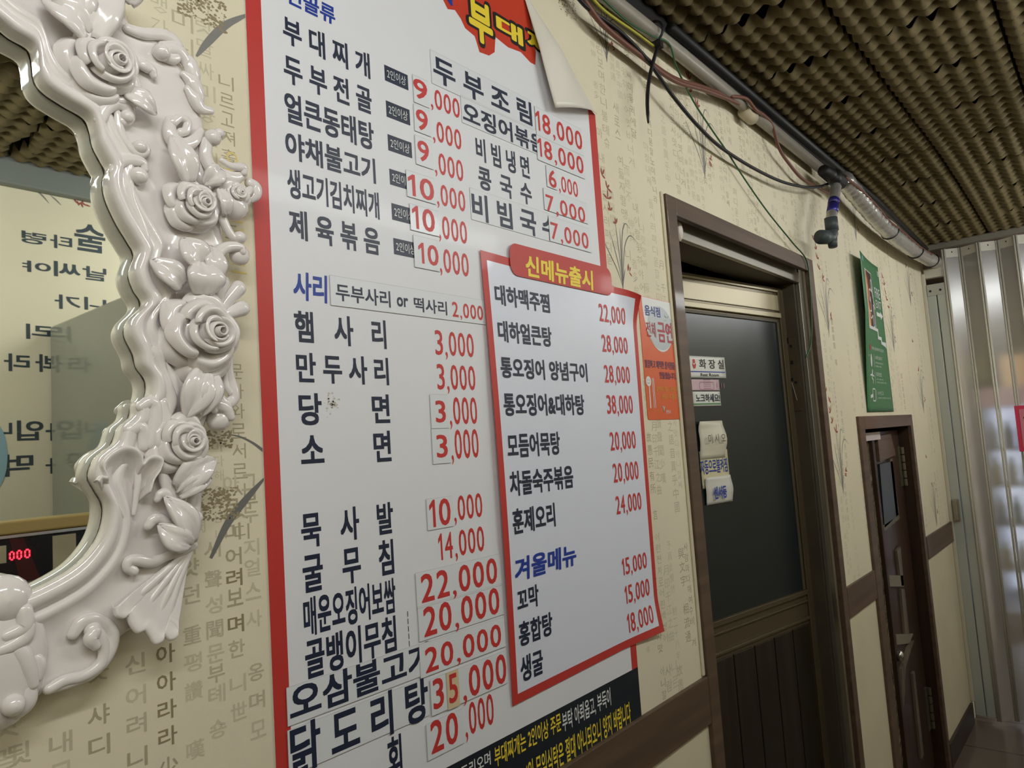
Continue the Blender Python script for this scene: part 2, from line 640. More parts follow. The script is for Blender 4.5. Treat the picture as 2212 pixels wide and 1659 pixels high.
for yy, zz, hh in ((0.078, 1.785, 0.02), (0.068, 1.77, 0.01), (0.070, 1.715, 0.012), (0.064, 1.65, 0.008), (0.075, 1.66, 0.01)):
    mb.box(2.4688, 2.4697, yy, yy + 0.008, zz, zz + hh)
mb.build('screw_hole', M_DARK, pl)
mb = MB()
mb.tube([(2.467, 0.080, 1.655), (2.465, 0.068, 1.595)], [0.0011, 0.0011], 6)
mb.build('bent_pin', M_PIPE, pl)
# tuft of wire end at the frame edge
mb = MB()
mb.ball((1.622, 0.022, 1.995), 0.012, 0.010, 0.026)
mb.build('white_end_cap', mat('cap_white', (206, 200, 186), 0.35), d1)

leaf = MB()
leaf.box(-0.93, 0.02, 0.0, 0.035, 0.01, 1.972)
lf = leaf.build('door_leaf', M_BRONZE, d1, bevel=0.002)
lf.location = (0, 0.055, 0)
lf.rotation_euler = (0, 0, -math.radians(9.4))


def leafpart(name, m, boxes, bevel=0.0015):
    mb = MB()
    for b in boxes:
        mb.box(*b)
    return mb.build(name, m, lf, bevel=bevel)


M_LITBRONZE = mat('bronze_painted_reflection', (176, 164, 134), 0.35, metal=0.2, noise=(4, 0.05))  # cream colour paints reflected light onto the bronze top panel and its mouldings
leafpart('top_panel', M_LITBRONZE, [(-0.90, -0.036, -0.004, 0, 1.893, 1.945)])
leafpart('moulding', M_LITBRONZE, [(-0.90, -0.036, -0.010, 0, 1.868, 1.884), (-0.90, -0.036, -0.006, 0, 1.955, 1.962)])
leafpart('moulding', M_BRONZE, [(-0.90, -0.036, -0.008, 0, 0.975, 0.990), (-0.90, -0.036, -0.006, 0, 0.952, 0.958), (-0.90, -0.036, -0.008, 0, 0.898, 0.906)])
leafpart('stile', M_BRONZE, [(-0.036, -0.012, -0.006, 0, 0.02, 1.965), (-0.008, 0.018, -0.003, 0, 0.02, 1.965), (-0.93, -0.90, -0.006, 0, 0.02, 1.965)])
leafpart('dark_glass', M_GLASSDARK, [(-0.895, -0.055, -0.0015, 0, 0.992, 1.862)], 0)
leafpart('glazing_bead', M_BRONZEDARK, [(-0.060, -0.048, -0.006, 0, 0.992, 1.862), (-0.90, -0.05, -0.006, 0, 1.852, 1.862)])
leafpart('lower_panel', wood_mat('dark_groove_panel', (30, 25, 17), (46, 38, 26), (30, 30, 2), 0.4, 0.2),
         [(-0.90 + 0.108 * i, -0.90 + 0.108 * i + 0.100, -0.004, 0, 0.05, 0.885) for i in range(8)], 0.002)


def on_leaf(name, label, cat, x0, x1, z0, z1, m, y=-0.0035, th=0.001, curl=0.0):
    t = MB()
    n = 8
    rows = []
    for j in range(n + 1):
        r = []
        for i in range(n + 1):
            u, v = i / n, j / n
            yy = y - curl * (0.5 - 0.5 * math.cos(2 * PI * v)) * (0.4 + 0.6 * u) - curl * 0.8 * max(0, v - 0.8) * 5 * (1 - u)
            r.append((x0 + (x1 - x0) * u, yy, z0 + (z1 - z0) * v))
        rows.append(r)
    t.grid(rows)
    o = t.build(name, m, solid=th, smooth=True)
    o.matrix_world = Matrix.Translation((2.472, 0.085, 0)) @ Matrix.Rotation(-math.radians(9.4), 4, 'Z')
    tag(o, label, cat)
    return o


def leaf_text(parent, s, box, m, bold=0.02, y=-0.005, name='lettering', shear=0.0):
    mb = MB()
    put_text(mb, s, box, y, bold, shear)
    return mb.build(name, m, parent)


def gbox(a, b):
    return (a[0], b[0], b[1], a[1])


# plastic signs and notes stuck on the dark glass
GA, GB = (-0.5530, 1.7275), (-0.3815, 1.6652)
o = on_leaf('restroom_sign', 'white restroom sign plate with Korean and English words on the dark door glass', 'sign', GA[0] - 0.085, GB[0], GB[1], GA[1], M_SIGNWHITE, th=0.003)
a, b = (-0.5114, 1.7195), (-0.3885, 1.6921)
leaf_text(o, '화 장 실', gbox(a, b), M_BLACKINK, 0.022, -0.0056, 'heading')
a, b = (-0.5095, 1.6787), (-0.4192, 1.6694)
leaf_text(o, 'Rest Room', gbox(a, b), M_BLACKINK, 0.02, -0.0056, 'subheading')
a, b = (-0.5474, 1.6832), (-0.3784, 1.6845)
mb = MB()
mb.flat(rect((GA[0] - 0.08, GB[0] - 0.004, a[1] - 0.002, a[1] + 0.001)), -0.0056)
mb.build('blue_rule', M_BLUE, o)
a, b = (-0.5404, 1.7187), (-0.5322, 1.6912)
mb = MB()
cx = (a[0] + b[0]) / 2
mb.flat(ellipse(cx, a[1] - 0.006, 0.006, 0.006, 12), -0.0056)
mb.flat([(cx - 0.009, a[1] - 0.016), (cx + 0.009, a[1] - 0.016), (cx + 0.004, b[1] + 0.02), (cx + 0.004, b[1]), (cx - 0.004, b[1]), (cx - 0.004, b[1] + 0.02)], -0.0056)
mb.build('woman_symbol', M_PRICE, o)
mb = MB()
mb.flat(ellipse(cx - 0.03, a[1] - 0.006, 0.006, 0.006, 12), -0.0056)
mb.flat([(cx - 0.040, a[1] - 0.016), (cx - 0.020, a[1] - 0.016), (cx - 0.026, b[1]), (cx - 0.034, b[1])], -0.0056)
mb.build('man_symbol', M_BLUE, o)
a, b = (-0.5477, 1.6606), (-0.4192, 1.6284)
o = on_leaf('pink_notice', 'faded pink slip between the restroom sign and the knock sign', 'notice', a[0] - 0.03, b[0], b[1], a[1], M_PINKPAPER)
mb = MB()
for i in range(5):
    mb.flat(rect((a[0] + 0.05, a[0] + 0.085, b[1] + 0.006 + 0.006 * i, b[1] + 0.008 + 0.006 * i)), -0.0042)
mb.outline(rounded((a[0] + 0.03, a[0] + 0.10, b[1] + 0.003, a[1] - 0.008), 0.006), 0.002, -0.0042)
for i in range(4):
    mb.flat(rect((a[0] + 0.115 + 0.012 * i, a[0] + 0.118 + 0.012 * i, b[1] + 0.008, a[1] - 0.01)), -0.0042)
mb.build('printed_table', mat('ink_dull_rose', (160, 112, 120), 0.5), o)
a, b = (-0.5437, 1.6259), (-0.4197, 1.5841)
o = on_leaf('knock_sign', 'small white sign asking to knock with a green line under its words', 'sign', a[0] - 0.012, b[0], b[1], a[1], M_SIGNWHITE)
a, b = (-0.5405, 1.6189), (-0.4238, 1.5951)
leaf_text(o, '노크하세요!', gbox(a, b), M_NAVY, 0.024)
a, b = (-0.5469, 1.5920), (-0.4203, 1.5883)
mb = MB()
mb.flat(rect((a[0] - 0.008, b[0] - 0.003, b[1], b[1] + 0.004)), -0.005)
mb.build('green_rule', M_LEAFGREEN, o)
a, b = (-0.5443, 1.5404), (-0.4223, 1.4333)
o = on_leaf('paper_note', 'cream paper note with three black handwritten syllables, topmost of the three taped notes', 'note', a[0], b[0], b[1], a[1], M_PAPERNOTE, curl=0.012)
a, b = (-0.5225, 1.5027), (-0.4393, 1.4771)
leaf_text(o, '미 시 오', gbox(a, b), M_BLACKINK, 0.0, -0.022)
a, b = (-0.5447, 1.4567), (-0.4091, 1.3523)
o = on_leaf('paper_note', 'yellowish paper note with one line of blue handwriting, middle of the three taped notes', 'note', a[0], b[0], b[1], a[1], mat('note_yellowish', (212, 204, 166), 0.45), y=-0.003)
a, b = (-0.5471, 1.4324), (-0.4159, 1.3919)
leaf_text(o, '자동으로불켜짐', gbox(a, b), M_BLUE, 0.012, -0.0048)
a, b = (-0.5364, 1.3825), (-0.4088, 1.3059)
o = on_leaf('paper_note', 'white folded note with bold blue handwriting, lowest of the three taped notes', 'note', a[0], b[0], b[1], a[1], mat('note_white', (212, 210, 200), 0.45), y=-0.006, curl=0.006)
a, b = (-0.5098, 1.3552), (-0.4471, 1.3195)
leaf_text(o, '센서등', gbox(a, b), M_BLUE, 0.03, -0.0150)

# ---------------------------------------------------------------- low closet door
d2 = bpy.data.objects.new('door_2', None)
COL.objects.link(d2)
d2.location = (3.65, 0.04, 0)
struct(d2)
mb = MB()
mb.box(3.668, 3.690, 0.006, 0.139, 0, 1.50)
mb.box(2.905, 2.930, 0.006, 0.139, 0, 1.50)
mb.box(2.930, 3.668, 0.006, 0.139, 1.483, 1.50)
mb.build('door_jamb', M_DARKWOOD, d2)
mb = MB()
mb.box(3.20, 3.655, 0.045, 0.075, 0.02, 1.468)
lf2 = mb.build('door_leaf', M_DARKWOOD, d2, bevel=0.002)


def d2poly(name, m, polys, y0=0.036, y1=0.046):
    mb = MB()
    for p in polys:
        mb.prism(p, y0, y1)
    return mb.build(name, m, lf2)


d2poly('upper_panel', M_TRIM, [[(3.2732, 1.4511), (3.4927, 1.4544), (3.5391, 1.3607), (3.2720, 1.3458)]])
g = d2poly('glass_pane', M_GLASSDARK, [[(3.2612, 1.3371), (3.4726, 1.3383), (3.4826, 1.1139), (3.2333, 1.0863)]])
d2poly('glazing_bar', M_LIGHTWOOD, [[(3.4350, 1.3480), (3.4753, 1.3498), (3.4705, 1.1114), (3.4288, 1.1083)], [(3.2124, 1.0963), (3.4860, 1.1097), (3.4868, 1.0940), (3.2238, 1.0731)]])
d2poly('cross_rail', mat('grey_board', (128, 122, 104), 0.55), [[(3.2209, 0.9015), (3.4353, 0.8646), (3.4303, 0.8200), (3.2166, 0.8591)], [(3.2273, 0.6711), (3.4959, 0.6130), (3.4177, 0.5918), (3.2245, 0.6327)]])
d2poly('inner_stile', M_LIGHTWOOD, [[(3.3823, 0.9734), (3.4507, 0.9826), (3.4319, 0.8235), (3.3939, 0.8286)], [(3.3816, 0.8196), (3.4336, 0.8100), (3.4343, 0.6252), (3.3680, 0.6405)]])
d2poly('brace', M_LIGHTWOOD, [[(3.4177, 0.5918), (3.4984, 0.5839), (3.3197, 0.5246), (3.2535, 0.5330)], [(3.2535, 0.5330), (3.3197, 0.5246), (3.2383, 0.4048), (3.1761, 0.3543)]])
d2poly('pale_strip', M_LIGHTWOOD, [[(3.4160, 0.4716), (3.4499, 0.4718), (3.4494, 0.1394), (3.4044, 0.1369)]])
mb = MB()
c = (3.1907, 0.6004)
mb.ball((c[0], 0.022, c[1]), 0.018, 0.016, 0.022)
mb.tube([(c[0], 0.022, c[1]), (c[0], 0.045, c[1])], [0.007, 0.007], 8)
mb.build('knob', M_STEEL, lf2, smooth=True)
mb = MB()
z0 = 1.22
for i in range(5):
    mb.tube([(3.648, 0.034, z0 + 0.035 * i), (3.648, 0.034, z0 + 0.035 * i + 0.030)], [0.009, 0.009], 10)
mb.box(3.60, 3.645, 0.040, 0.046, z0, z0 + 0.175)
mb.build('hinge', mat('old_brass_hinge', (110, 106, 88), 0.35, metal=0.7), lf2)
mb = MB()
for i in range(5):
    mb.tube([(3.648, 0.034, 0.18 + 0.035 * i), (3.648, 0.034, 0.18 + 0.035 * i + 0.030)], [0.009, 0.009], 10)
mb.box(3.60, 3.645, 0.040, 0.046, 0.18, 0.355)
mb.build('hinge', MATS['old_brass_hinge'], lf2)
mb = MB()
mb.box(3.165, 3.195, 0.03, 0.075, 0.0, 1.468)
mb.build('edge_stile', M_DARKWOOD, d2, bevel=0.002)
mb = MB()
mb.box(3.085, 3.165, 0.045, 0.055, 0.0, 1.455)
mb.build('patterned_glass_strip', mat('patterned_glass', (112, 106, 84), 0.12, noise=(22, 0.5), bump=(26, 1.0, 0.03)), d2)
mb = MB()
a, b = (3.0450, 1.4841), (3.2860, 1.4596)
mb.box(a[0], b[0], 0.028, 0.045, 1.437, 1.468)
mb.build('white_catch', mat('catch_lilac', (198, 186, 184), 0.5), d2)

# ================================================================ egg tray ceiling
nx, ny = 60, 60
TW, TD = 0.3265, 0.2950


def tray_mesh(seed):
    rnd = random.Random(seed)
    px_, py_ = TW / 6, TD / 6
    rows = []
    for j in range(ny + 1):
        r = []
        for i in range(nx + 1):
            x = -TW / 2 + TW * i / nx
            y = -TD / 2 + TD * j / ny
            tx, ty = ((x + TW / 2) / px_) % 1.0, ((y + TD / 2) / py_) % 1.0
            rx_, ry_ = min(tx, 1 - tx) * 2, min(ty, 1 - ty) * 2
            pit = max(0.0, 1 - 1.15 * math.hypot(rx_, ry_))
            h = 0.50 * (1 - pit) + 0.50 * (0.5 - 0.25 * (math.cos(2 * PI * tx) + math.cos(2 * PI * ty)))
            e = max(abs(x) / (TW / 2), abs(y) / (TD / 2))
            warp = 0.004 * math.sin(5 * y / TD + seed) * abs(x / TW * 2) ** 3
            edge = max(0.0, abs(x) / (TW / 2) - 0.55) / 0.45
            slit = 0.020 * math.exp(-((y + 0.02) / 0.065) ** 2)
            r.append((x - math.copysign(slit * edge, x), y, -0.044 * h + warp + 0.003 * rnd.random() * (e > 0.98)))
        rows.append(r)
    mb = MB()
    mb.grid(rows)
    return mb


first = None
for ci in range(-9, 9):
    for rj in range(6):
        x = 1.729 + 0.3315 * (ci + 0.5)
        y = -0.010 - 0.3035 * (rj + 0.5)
        if x > XE - 0.1 or x < X0 + 0.1:
            continue
        if first is None:
            first = tray_mesh(3).build('egg_tray', M_TRAY, smooth=True, solid=0.0015)
            tag(first, 'grey-green moulded pulp egg tray fixed flat to the dark ceiling', 'egg tray', 'egg trays tiled over the ceiling')
            o = first
        else:
            o = first.copy()
            COL.objects.link(o)
        sag = lambda q: 0.085 * max(0.0, min(1.0, (q - 3.0) / 1.3)) ** 1.5
        o.location = (x, y, 2.527 - sag(x))
        o.rotation_euler = (0, math.atan((sag(x + 0.1) - sag(x - 0.1)) / 0.2), 0)

# ceiling lamps
for i, (lx, ly, lz, pw) in enumerate(LAMPS):
    t = thing('ceiling_lamp', ['white twin tube ceiling lamp nearest the white framed mirror', 'white twin tube ceiling lamp opposite the restroom door', 'white twin tube ceiling lamp near the clear folding partition'][i], 'lamp', (lx, ly, lz), None)
    mb = MB()
    mb.box(lx - 0.62, lx + 0.62, ly - 0.07, ly + 0.07, lz - 0.03, lz + 0.03)
    mb.box(lx - 0.02, lx + 0.02, ly - 0.02, ly + 0.02, lz + 0.03, 2.56)
    mb.build('housing', M_LAMPBODY, t, bevel=0.006)
    for s in (-1, 1):
        mb = MB()
        mb.tube([(lx - 0.59, ly + 0.035 * s, lz - 0.044), (lx + 0.59, ly + 0.035 * s, lz - 0.044)], [0.013, 0.013], 12)
        mb.build('tube', M_DIFF, t, smooth=True)

# ================================================================ ornate white mirror
MCX = 0.198
PXM = 0.00046          # metres per traced unit
mirror = thing('wall_mirror', 'ornate glossy white mirror frame with roses and scrolls beside the menu banner', 'mirror', (MCX, 0.0, 0.99))

inner = [(0.1985, 1.9168), (0.2090, 1.9108), (0.2187, 1.9052), (0.2323, 1.9009), (0.2359, 1.8916), (0.2376, 1.8727), (0.2447, 1.8627), (0.2618, 1.8549), (0.2795, 1.8483), (0.2847, 1.8374), (0.2874, 1.8224), (0.2943, 1.8085), (0.2984, 1.8003), (0.2960, 1.7890), (0.2978, 1.7719), (0.3077, 1.7489), (0.3183, 1.7313), (0.3238, 1.7192), (0.3184, 1.6992), (0.3225, 1.6840), (0.3298, 1.6690), (0.3156, 1.6505), (0.3131, 1.6366), (0.3210, 1.6184), (0.3234, 1.6062), (0.3315, 1.5942), (0.3326, 1.5832), (0.3288, 1.5722), (0.3181, 1.5694), (0.3156, 1.5559), (0.3047, 1.5455), (0.2989, 1.5307), (0.2902, 1.5237), (0.2819, 1.5155), (0.2777, 1.5013), (0.2826, 1.4895), (0.2900, 1.4740), (0.2885, 1.4559), (0.2809, 1.4388), (0.2663, 1.4228), (0.2459, 1.4117), (0.2180, 1.4028), (0.1958, 1.4015)]
outer = [(0.2045, 2.0234), (0.2344, 2.0303), (0.2621, 2.0259), (0.2913, 2.0061), (0.3187, 1.9938), (0.3241, 1.9658), (0.3357, 1.9594), (0.3649, 1.9608), (0.3820, 1.9367), (0.3917, 1.9136), (0.4000, 1.8924), (0.4035, 1.8695), (0.4028, 1.8481), (0.4139, 1.8244), (0.4296, 1.8014), (0.4206, 1.7676), (0.4230, 1.7416), (0.4175, 1.7093), (0.4193, 1.6680), (0.4114, 1.6263), (0.4140, 1.5808), (0.3986, 1.5607), (0.3853, 1.5267), (0.3694, 1.4893), (0.3728, 1.4559), (0.3782, 1.4245), (0.3499, 1.4025), (0.3392, 1.3782), (0.3298, 1.3580), (0.3055, 1.3495), (0.2928, 1.3343), (0.2712, 1.3205), (0.2420, 1.3174), (0.2277, 1.3091), (0.2007, 1.3044)]

for _c in (inner, outer):
    _c[0] = (MCX, _c[0][1])
    _c[-1] = (MCX, _c[-1][1])


def resample(P, n):
    P = smooth_path(P, 10)
    d = [0]
    for i in range(1, len(P)):
        d.append(d[-1] + math.dist(P[i], P[i - 1]))
    out = []
    j = 0
    for k in range(n):
        t = d[-1] * k / (n - 1)
        while j < len(P) - 2 and d[j + 1] < t:
            j += 1
        f = (t - d[j]) / max(d[j + 1] - d[j], 1e-9)
        out.append(tuple(P[j][c] + (P[j + 1][c] - P[j][c]) * f for c in range(len(P[0]))))
    return out


NT = 260
I = resample(inner, NT)
O = resample(outer, NT)
# pair every inner point with the nearest point further along the outer edge
OO = []
j = 0
for i, p in enumerate(I):
    lo = max(j, int(i * 0.82) - 4)
    hi = min(NT - 1, max(lo + 1, int(i * 1.05) + 46))
    best = min(range(lo, hi + 1), key=lambda q: math.dist(O[q], p) + 0.0016 * abs(q - i))
    j = best
    OO.append(float(best))
OO[0] = 0.0
OO[-1] = NT - 1.0
ar = np.array(OO)
for _ in range(60):
    ar[1:-1] = 0.25 * ar[:-2] + 0.5 * ar[1:-1] + 0.25 * ar[2:]
O2 = []
for v in ar:
    a = int(v)
    b = min(a + 1, NT - 1)
    f = v - a
    O2.append((O[a][0] * (1 - f) + O[b][0] * f, O[a][1] * (1 - f) + O[b][1] * f))
PROF = [(0.085, 0.0095), (0.035, 0.0125), (0.006, 0.0165), (0.0, 0.022), (0.0, 0.029), (0.006, 0.0335), (0.025, 0.0370), (0.06, 0.0388), (0.12, 0.0385), (0.175, 0.0360), (0.21, 0.0322), (0.235, 0.0315), (0.27, 0.0340), (0.315, 0.0345), (0.36, 0.0325),
        (0.43, 0.0280), (0.55, 0.0255), (0.7, 0.0250), (0.84, 0.0265), (0.93, 0.0265), (0.975, 0.0225), (1.0, 0.014), (1.0, 0.001)]
fm = MB()
rows = []
for i in range(NT):
    w = math.dist(I[i], O2[i])
    r = []
    for s, d in PROF:
        # the lip keeps its width while the plate widens
        q = s if w < 0.075 else (s * 0.075 / w if s < 0.43 else 0.43 * 0.075 / w + (s - 0.43) / 0.57 * (1 - 0.43 * 0.075 / w))
        r.append((I[i][0] + (O2[i][0] - I[i][0]) * q, -d, I[i][1] + (O2[i][1] - I[i][1]) * q))
    rows.append(r)
fm.grid(rows)
rows2 = [[(2 * MCX - p[0], p[1], p[2]) for p in r] for r in rows[::-1]]
fm.grid(rows2)
frame = fm.build('frame', M_RESIN, mirror, smooth=True)
gm = MB()
gl = I + [(2 * MCX - p[0], p[1]) for p in I[::-1]]
cz = sum(p[1] for p in I) / NT
gl2 = [(MCX + (p[0] - MCX) * 1.02, cz + (p[1] - cz) * 1.01) for p in gl[::3]]
gm.flat(gl2, -0.0100)
gm.build('mirror_glass', M_MIRROR, mirror)
gm = MB()
gm.prism(gl2, -0.0094, -0.001)
gm.build('backing_board', mat('backing_brown', (90, 76, 60), 0.8), mirror)

ORN = []
DEEP = 0.007


def orn(mb, name, **k):
    o = mb.build(name, M_RESIN, mirror, smooth=True, **k)
    ORN.append(o)
    return o


def ribbon(pts, rad, d=0.024, name='scroll', n=12, flat=0.8):
    """pts in metres (x, z); rad list in traced units; d = depth of the axis off the wall"""
    P = []
    m = len(pts)
    ds = d if isinstance(d, (list, tuple)) else [d] * m
    rs = rad if isinstance(rad, (list, tuple)) else [rad] * m
    rs = [r * 1.14 for r in rs]
    for i in range(m):
        P.append((pts[i][0], pts[i][1], ds[i] + DEEP, rs[i] * PXM))
    P = smooth_path(P, 7)
    mb = MB()
    Q = [(p[0], -p[2], p[1]) for p in P]
    R_ = [p[3] for p in P]
    # rounded ends
    e0 = Vector(Q[0]) - Vector(Q[1])
    e0.normalize()
    e1 = Vector(Q[-1]) - Vector(Q[-2])
    e1.normalize()
    Q = [tuple(Vector(Q[0]) + e0 * R_[0] * a) for a in (0.95, 0.7, 0.4)] + Q + [tuple(Vector(Q[-1]) + e1 * R_[-1] * a) for a in (0.4, 0.7, 0.95)]
    R_ = [R_[0] * a for a in (0.3, 0.7, 0.92)] + R_ + [R_[-1] * a for a in (0.92, 0.7, 0.3)]
    mb.tube(Q, R_, n, flat=flat)
    return orn(mb, name)


def bead(p, r, d=0.026, name='bead', sq=1.0):
    mb = MB()
    mb.ball((p[0], -d - DEEP, p[1]), r * PXM, r * PXM * sq, r * PXM, 18)
    return orn(mb, name)


def leafy(base, tip, w, d=0.026, lift=0.014, bend=0.0, name='leaf', cup=0.35):
    bx, bz = base
    d += DEEP
    tx, tz = tip
    dx, dz = tx - bx, tz - bz
    l = math.hypot(dx, dz)
    ux, uz = dx / l, dz / l
    nx_, nz_ = -uz, ux
    W_ = w * PXM * 0.58
    rows = []
    for i in range(15):
        s = i / 14
        ww = W_ * (math.sin(PI * min(1, s * 0.9 + 0.09)) ** 0.75) * (1.02 - 0.1 * s) if s < 1 else 0.0004
        r = []
        for k in range(-6, 7):
            q = k / 6
            side = q * ww + bend * l * math.sin(PI * s)
            rise = lift * math.sin(PI * (0.15 + 0.75 * s)) + W_ * cup * (abs(q) ** 1.2) * 0.9 - 0.9 * cup * W_ * abs(q) ** 5
            vein = 0.0007 * math.cos(abs(q) * 5 * PI + s * 9) * (abs(q) > 0.12)
            r.append((bx + ux * l * s + nx_ * side, -(d + rise + vein), bz + uz * l * s + nz_ * side))
        rows.append(r)
    mb = MB()
    mb.grid(rows)
    return orn(mb, name, solid=0.0032)


def rose(c, R0, d=0.028, tilt=0.0, rot=0.0, name='rose'):
    R_ = R0 * PXM
    d += DEEP
    rnd = random.Random(int(R0 * 7 + rot * 10))
    mb = MB()

    def P(a, r, h):
        return (c[0] + r * math.cos(a) + tilt * h, -(d + h), c[1] + r * math.sin(a) + 0.15 * tilt * h)
    # overlapping petals, outer ring first
    for n, ri, ro, h0, h1, curl, off in ((5, 0.34, 1.08, -0.02, 0.26, 0.26, 0.0), (4, 0.26, 0.84, 0.10, 0.50, 0.24, 0.5), (3, 0.20, 0.58, 0.24, 0.72, 0.13, 0.2), (2, 0.15, 0.38, 0.36, 0.86, 0.03, 1.3)):
        for q in range(n):
            a0 = rot + off + 2 * PI * q / n + 0.30 * (rnd.random() - 0.5)
            wdt = PI / n * 1.30
            ro_ = ro * (0.90 + 0.20 * rnd.random())
            lean = 0.22 * (rnd.random() - 0.5)
            rows = []
            for i in range(10):
                s = i / 9
                r = []
                for k in range(-7, 8):
                    u = k / 7
                    point = 1 + 0.10 * math.exp(-(u / 0.25) ** 2) * s - 0.30 * abs(u) ** 2.6
                    rr = (ri + (ro_ - ri) * (s ** 0.7) * point) * R_
                    lip = max(0.0, s - 0.66) / 0.34
                    hh = (h0 + (h1 - h0) * math.sin(min(s, 0.74) / 0.74 * PI / 2) - curl * lip ** 1.6 * (1.0 - 0.3 * u) - 0.10 * abs(u) ** 2.2 * s + 0.09 * u * s + lean * u * s) * R_
                    r.append(P(a0 + u * wdt * (0.72 + 0.28 * s), rr, hh))
                rows.append(r)
            mb.grid(rows)
    # spiral bud
    rows = []
    T = 40
    for i in range(T + 1):
        t = i / T
        a = rot + 2 * PI * 1.75 * t
        r0 = (0.06 + 0.20 * t) * R_
        top = (1.02 - 0.16 * t) * R_
        rows.append([P(a, r0 * 1.30, 0.30 * R_), P(a, r0 * 1.20, 0.6 * R_), P(a, r0 * 1.05, top - 0.06 * R_), P(a, r0 * 0.93, top), P(a, r0 * 0.78, top - 0.07 * R_)])
    mb.grid(rows)
    o = orn(mb, name, solid=0.0020, sub=1)
    b2 = MB()
    b2.ball((c[0], -(d + 0.05 * R_), c[1]), 0.62 * R_, 0.30 * R_, 0.62 * R_, 20)
    b2.ball((c[0] + tilt * 0.5 * R_, -(d + 0.45 * R_), c[1]), 0.17 * R_, 0.36 * R_, 0.17 * R_, 14)
    o2 = b2.build('rose_core', M_RESIN, o, smooth=True)
    ORN.append(o2)
    return o


def shell_cup(base, rim, d=0.022, lift=0.012, hollow=0.006, ridge=0.0, name='shell'):
    """scalloped hollow leaf spreading from its base to a rolled rim"""
    Rm = smooth_path([(p[0], p[1]) for p in rim], 5)
    dist = [math.dist(p, base) for p in Rm]
    lo, hi = min(dist), max(dist)
    rows = []
    for j, s in enumerate((0.0, 0.12, 0.25, 0.4, 0.55, 0.68, 0.79, 0.87, 0.93, 0.975, 1.0, 1.012, 1.0, 0.96)):
        r = []
        for p, q in zip(Rm, dist):
            f = (q - lo) / max(hi - lo, 1e-6)
            t = min(s, 1.0)
            h = d + DEEP + lift * t * t - hollow * math.sin(PI * min(1, t / 0.96)) + ridge * f * t ** 1.5
            if j >= 8:
                h += (0.0010, 0.0020, 0.0016, -0.0006, -0.0050, -0.0120)[j - 8]
            r.append((base[0] + (p[0] - base[0]) * s, -h, base[1] + (p[1] - base[1]) * s))
        rows.append(r)
    mb = MB()
    mb.grid(rows)
    return orn(mb, name, solid=0.0022, sub=1)


# the five roses down the right side
rose((0.2886, 1.8973), 80, 0.024, tilt=0.25, rot=0.5)
rose((0.3774, 1.7769), 62, 0.025, tilt=0.2, rot=0.2)
rose((0.3790, 1.6389), 94, 0.026, tilt=0.18, rot=1.2)
rose((0.3563, 1.5285), 64, 0.026, tilt=0.2, rot=0.0)
# rounded bud and petals on the outer side of the second rose
bead((0.4285, 1.7912), 40, 0.020, 'rosebud', 0.7)
rose((0.4288, 1.8017), 34, 0.024, tilt=0.1, rot=0.9, name='rosebud')

# crest at the top centre (above the photograph)
bead((MCX, inner[0][1] + 0.045), 44, 0.020, 'crest_knob', 0.8)
shell_cup((MCX, inner[0][1] + 0.03), [(MCX - 0.05 + 0.0125 * q, inner[0][1] + 0.105 + 0.012 * math.sin(PI * q / 8) - 0.006 * (q % 2)) for q in range(9)], 0.020, 0.012, 0.004, 0.0, 'crest_shell')

# leaves
for b, t, w, kw in (
        ((0.3731, 1.8012), (0.3562, 1.8460), 56, {}),
        ((0.3625, 1.6883), (0.3321, 1.7110), 52, {}),
        ((0.3825, 1.6819), (0.3811, 1.7165), 78, dict(lift=0.02)),
        ((0.3830, 1.7118), (0.3639, 1.7384), 62, {}),
        ((0.3969, 1.6986), (0.3950, 1.7358), 46, {}),
        ((0.3106, 1.8781), (0.3405, 1.8652), 40, {}),
        ((0.2788, 1.9238), (0.3075, 1.9852), 84, dict(bend=0.12)),
        ((0.2763, 1.9237), (0.2384, 1.9439), 66, dict(bend=-0.1)),
        ((0.2602, 1.9321), (0.2649, 1.9868), 80, {}),
        ((0.3826, 1.6033), (0.3625, 1.5541), 66, {}),
        ((0.3916, 1.6007), (0.3801, 1.5558), 48, {}),
        ((0.3510, 1.4830), (0.3921, 1.5093), 60, dict(bend=0.1)),
        ((0.3527, 1.4764), (0.3869, 1.4904), 34, dict(bend=0.1)),
        ((0.3645, 1.4282), (0.3398, 1.4758), 46, dict(bend=-0.08)),
        ((0.3635, 1.4266), (0.3329, 1.4496), 46, dict(bend=0.1)),
        ((0.3153, 1.9718), (0.3196, 2.0047), 46, {}),
        ((0.4085, 1.8232), (0.3899, 1.8031), 42, {}),
        ((0.4132, 1.7731), (0.4056, 1.8026), 30, {})):
    leafy(b, t, w, **kw)

# twisted rope of overlapping tear drops on the upper outer edge
for pts, r in (([(0.3557, 1.9451), (0.3687, 1.9480), (0.3776, 1.9409), (0.3813, 1.9297)], [15, 17, 13, 6]), ([(0.3695, 1.9421), (0.3817, 1.9403), (0.3864, 1.9273), (0.3871, 1.9148)], [6, 15, 16, 8]),
               ([(0.3761, 1.9236), (0.3851, 1.9184), (0.3910, 1.9066), (0.3938, 1.8959)], [8, 17, 15, 6]), ([(0.3807, 1.9084), (0.3877, 1.9003), (0.3937, 1.8916), (0.4054, 1.8922)], [9, 15, 13, 8])):
    ribbon(pts, r, 0.022)
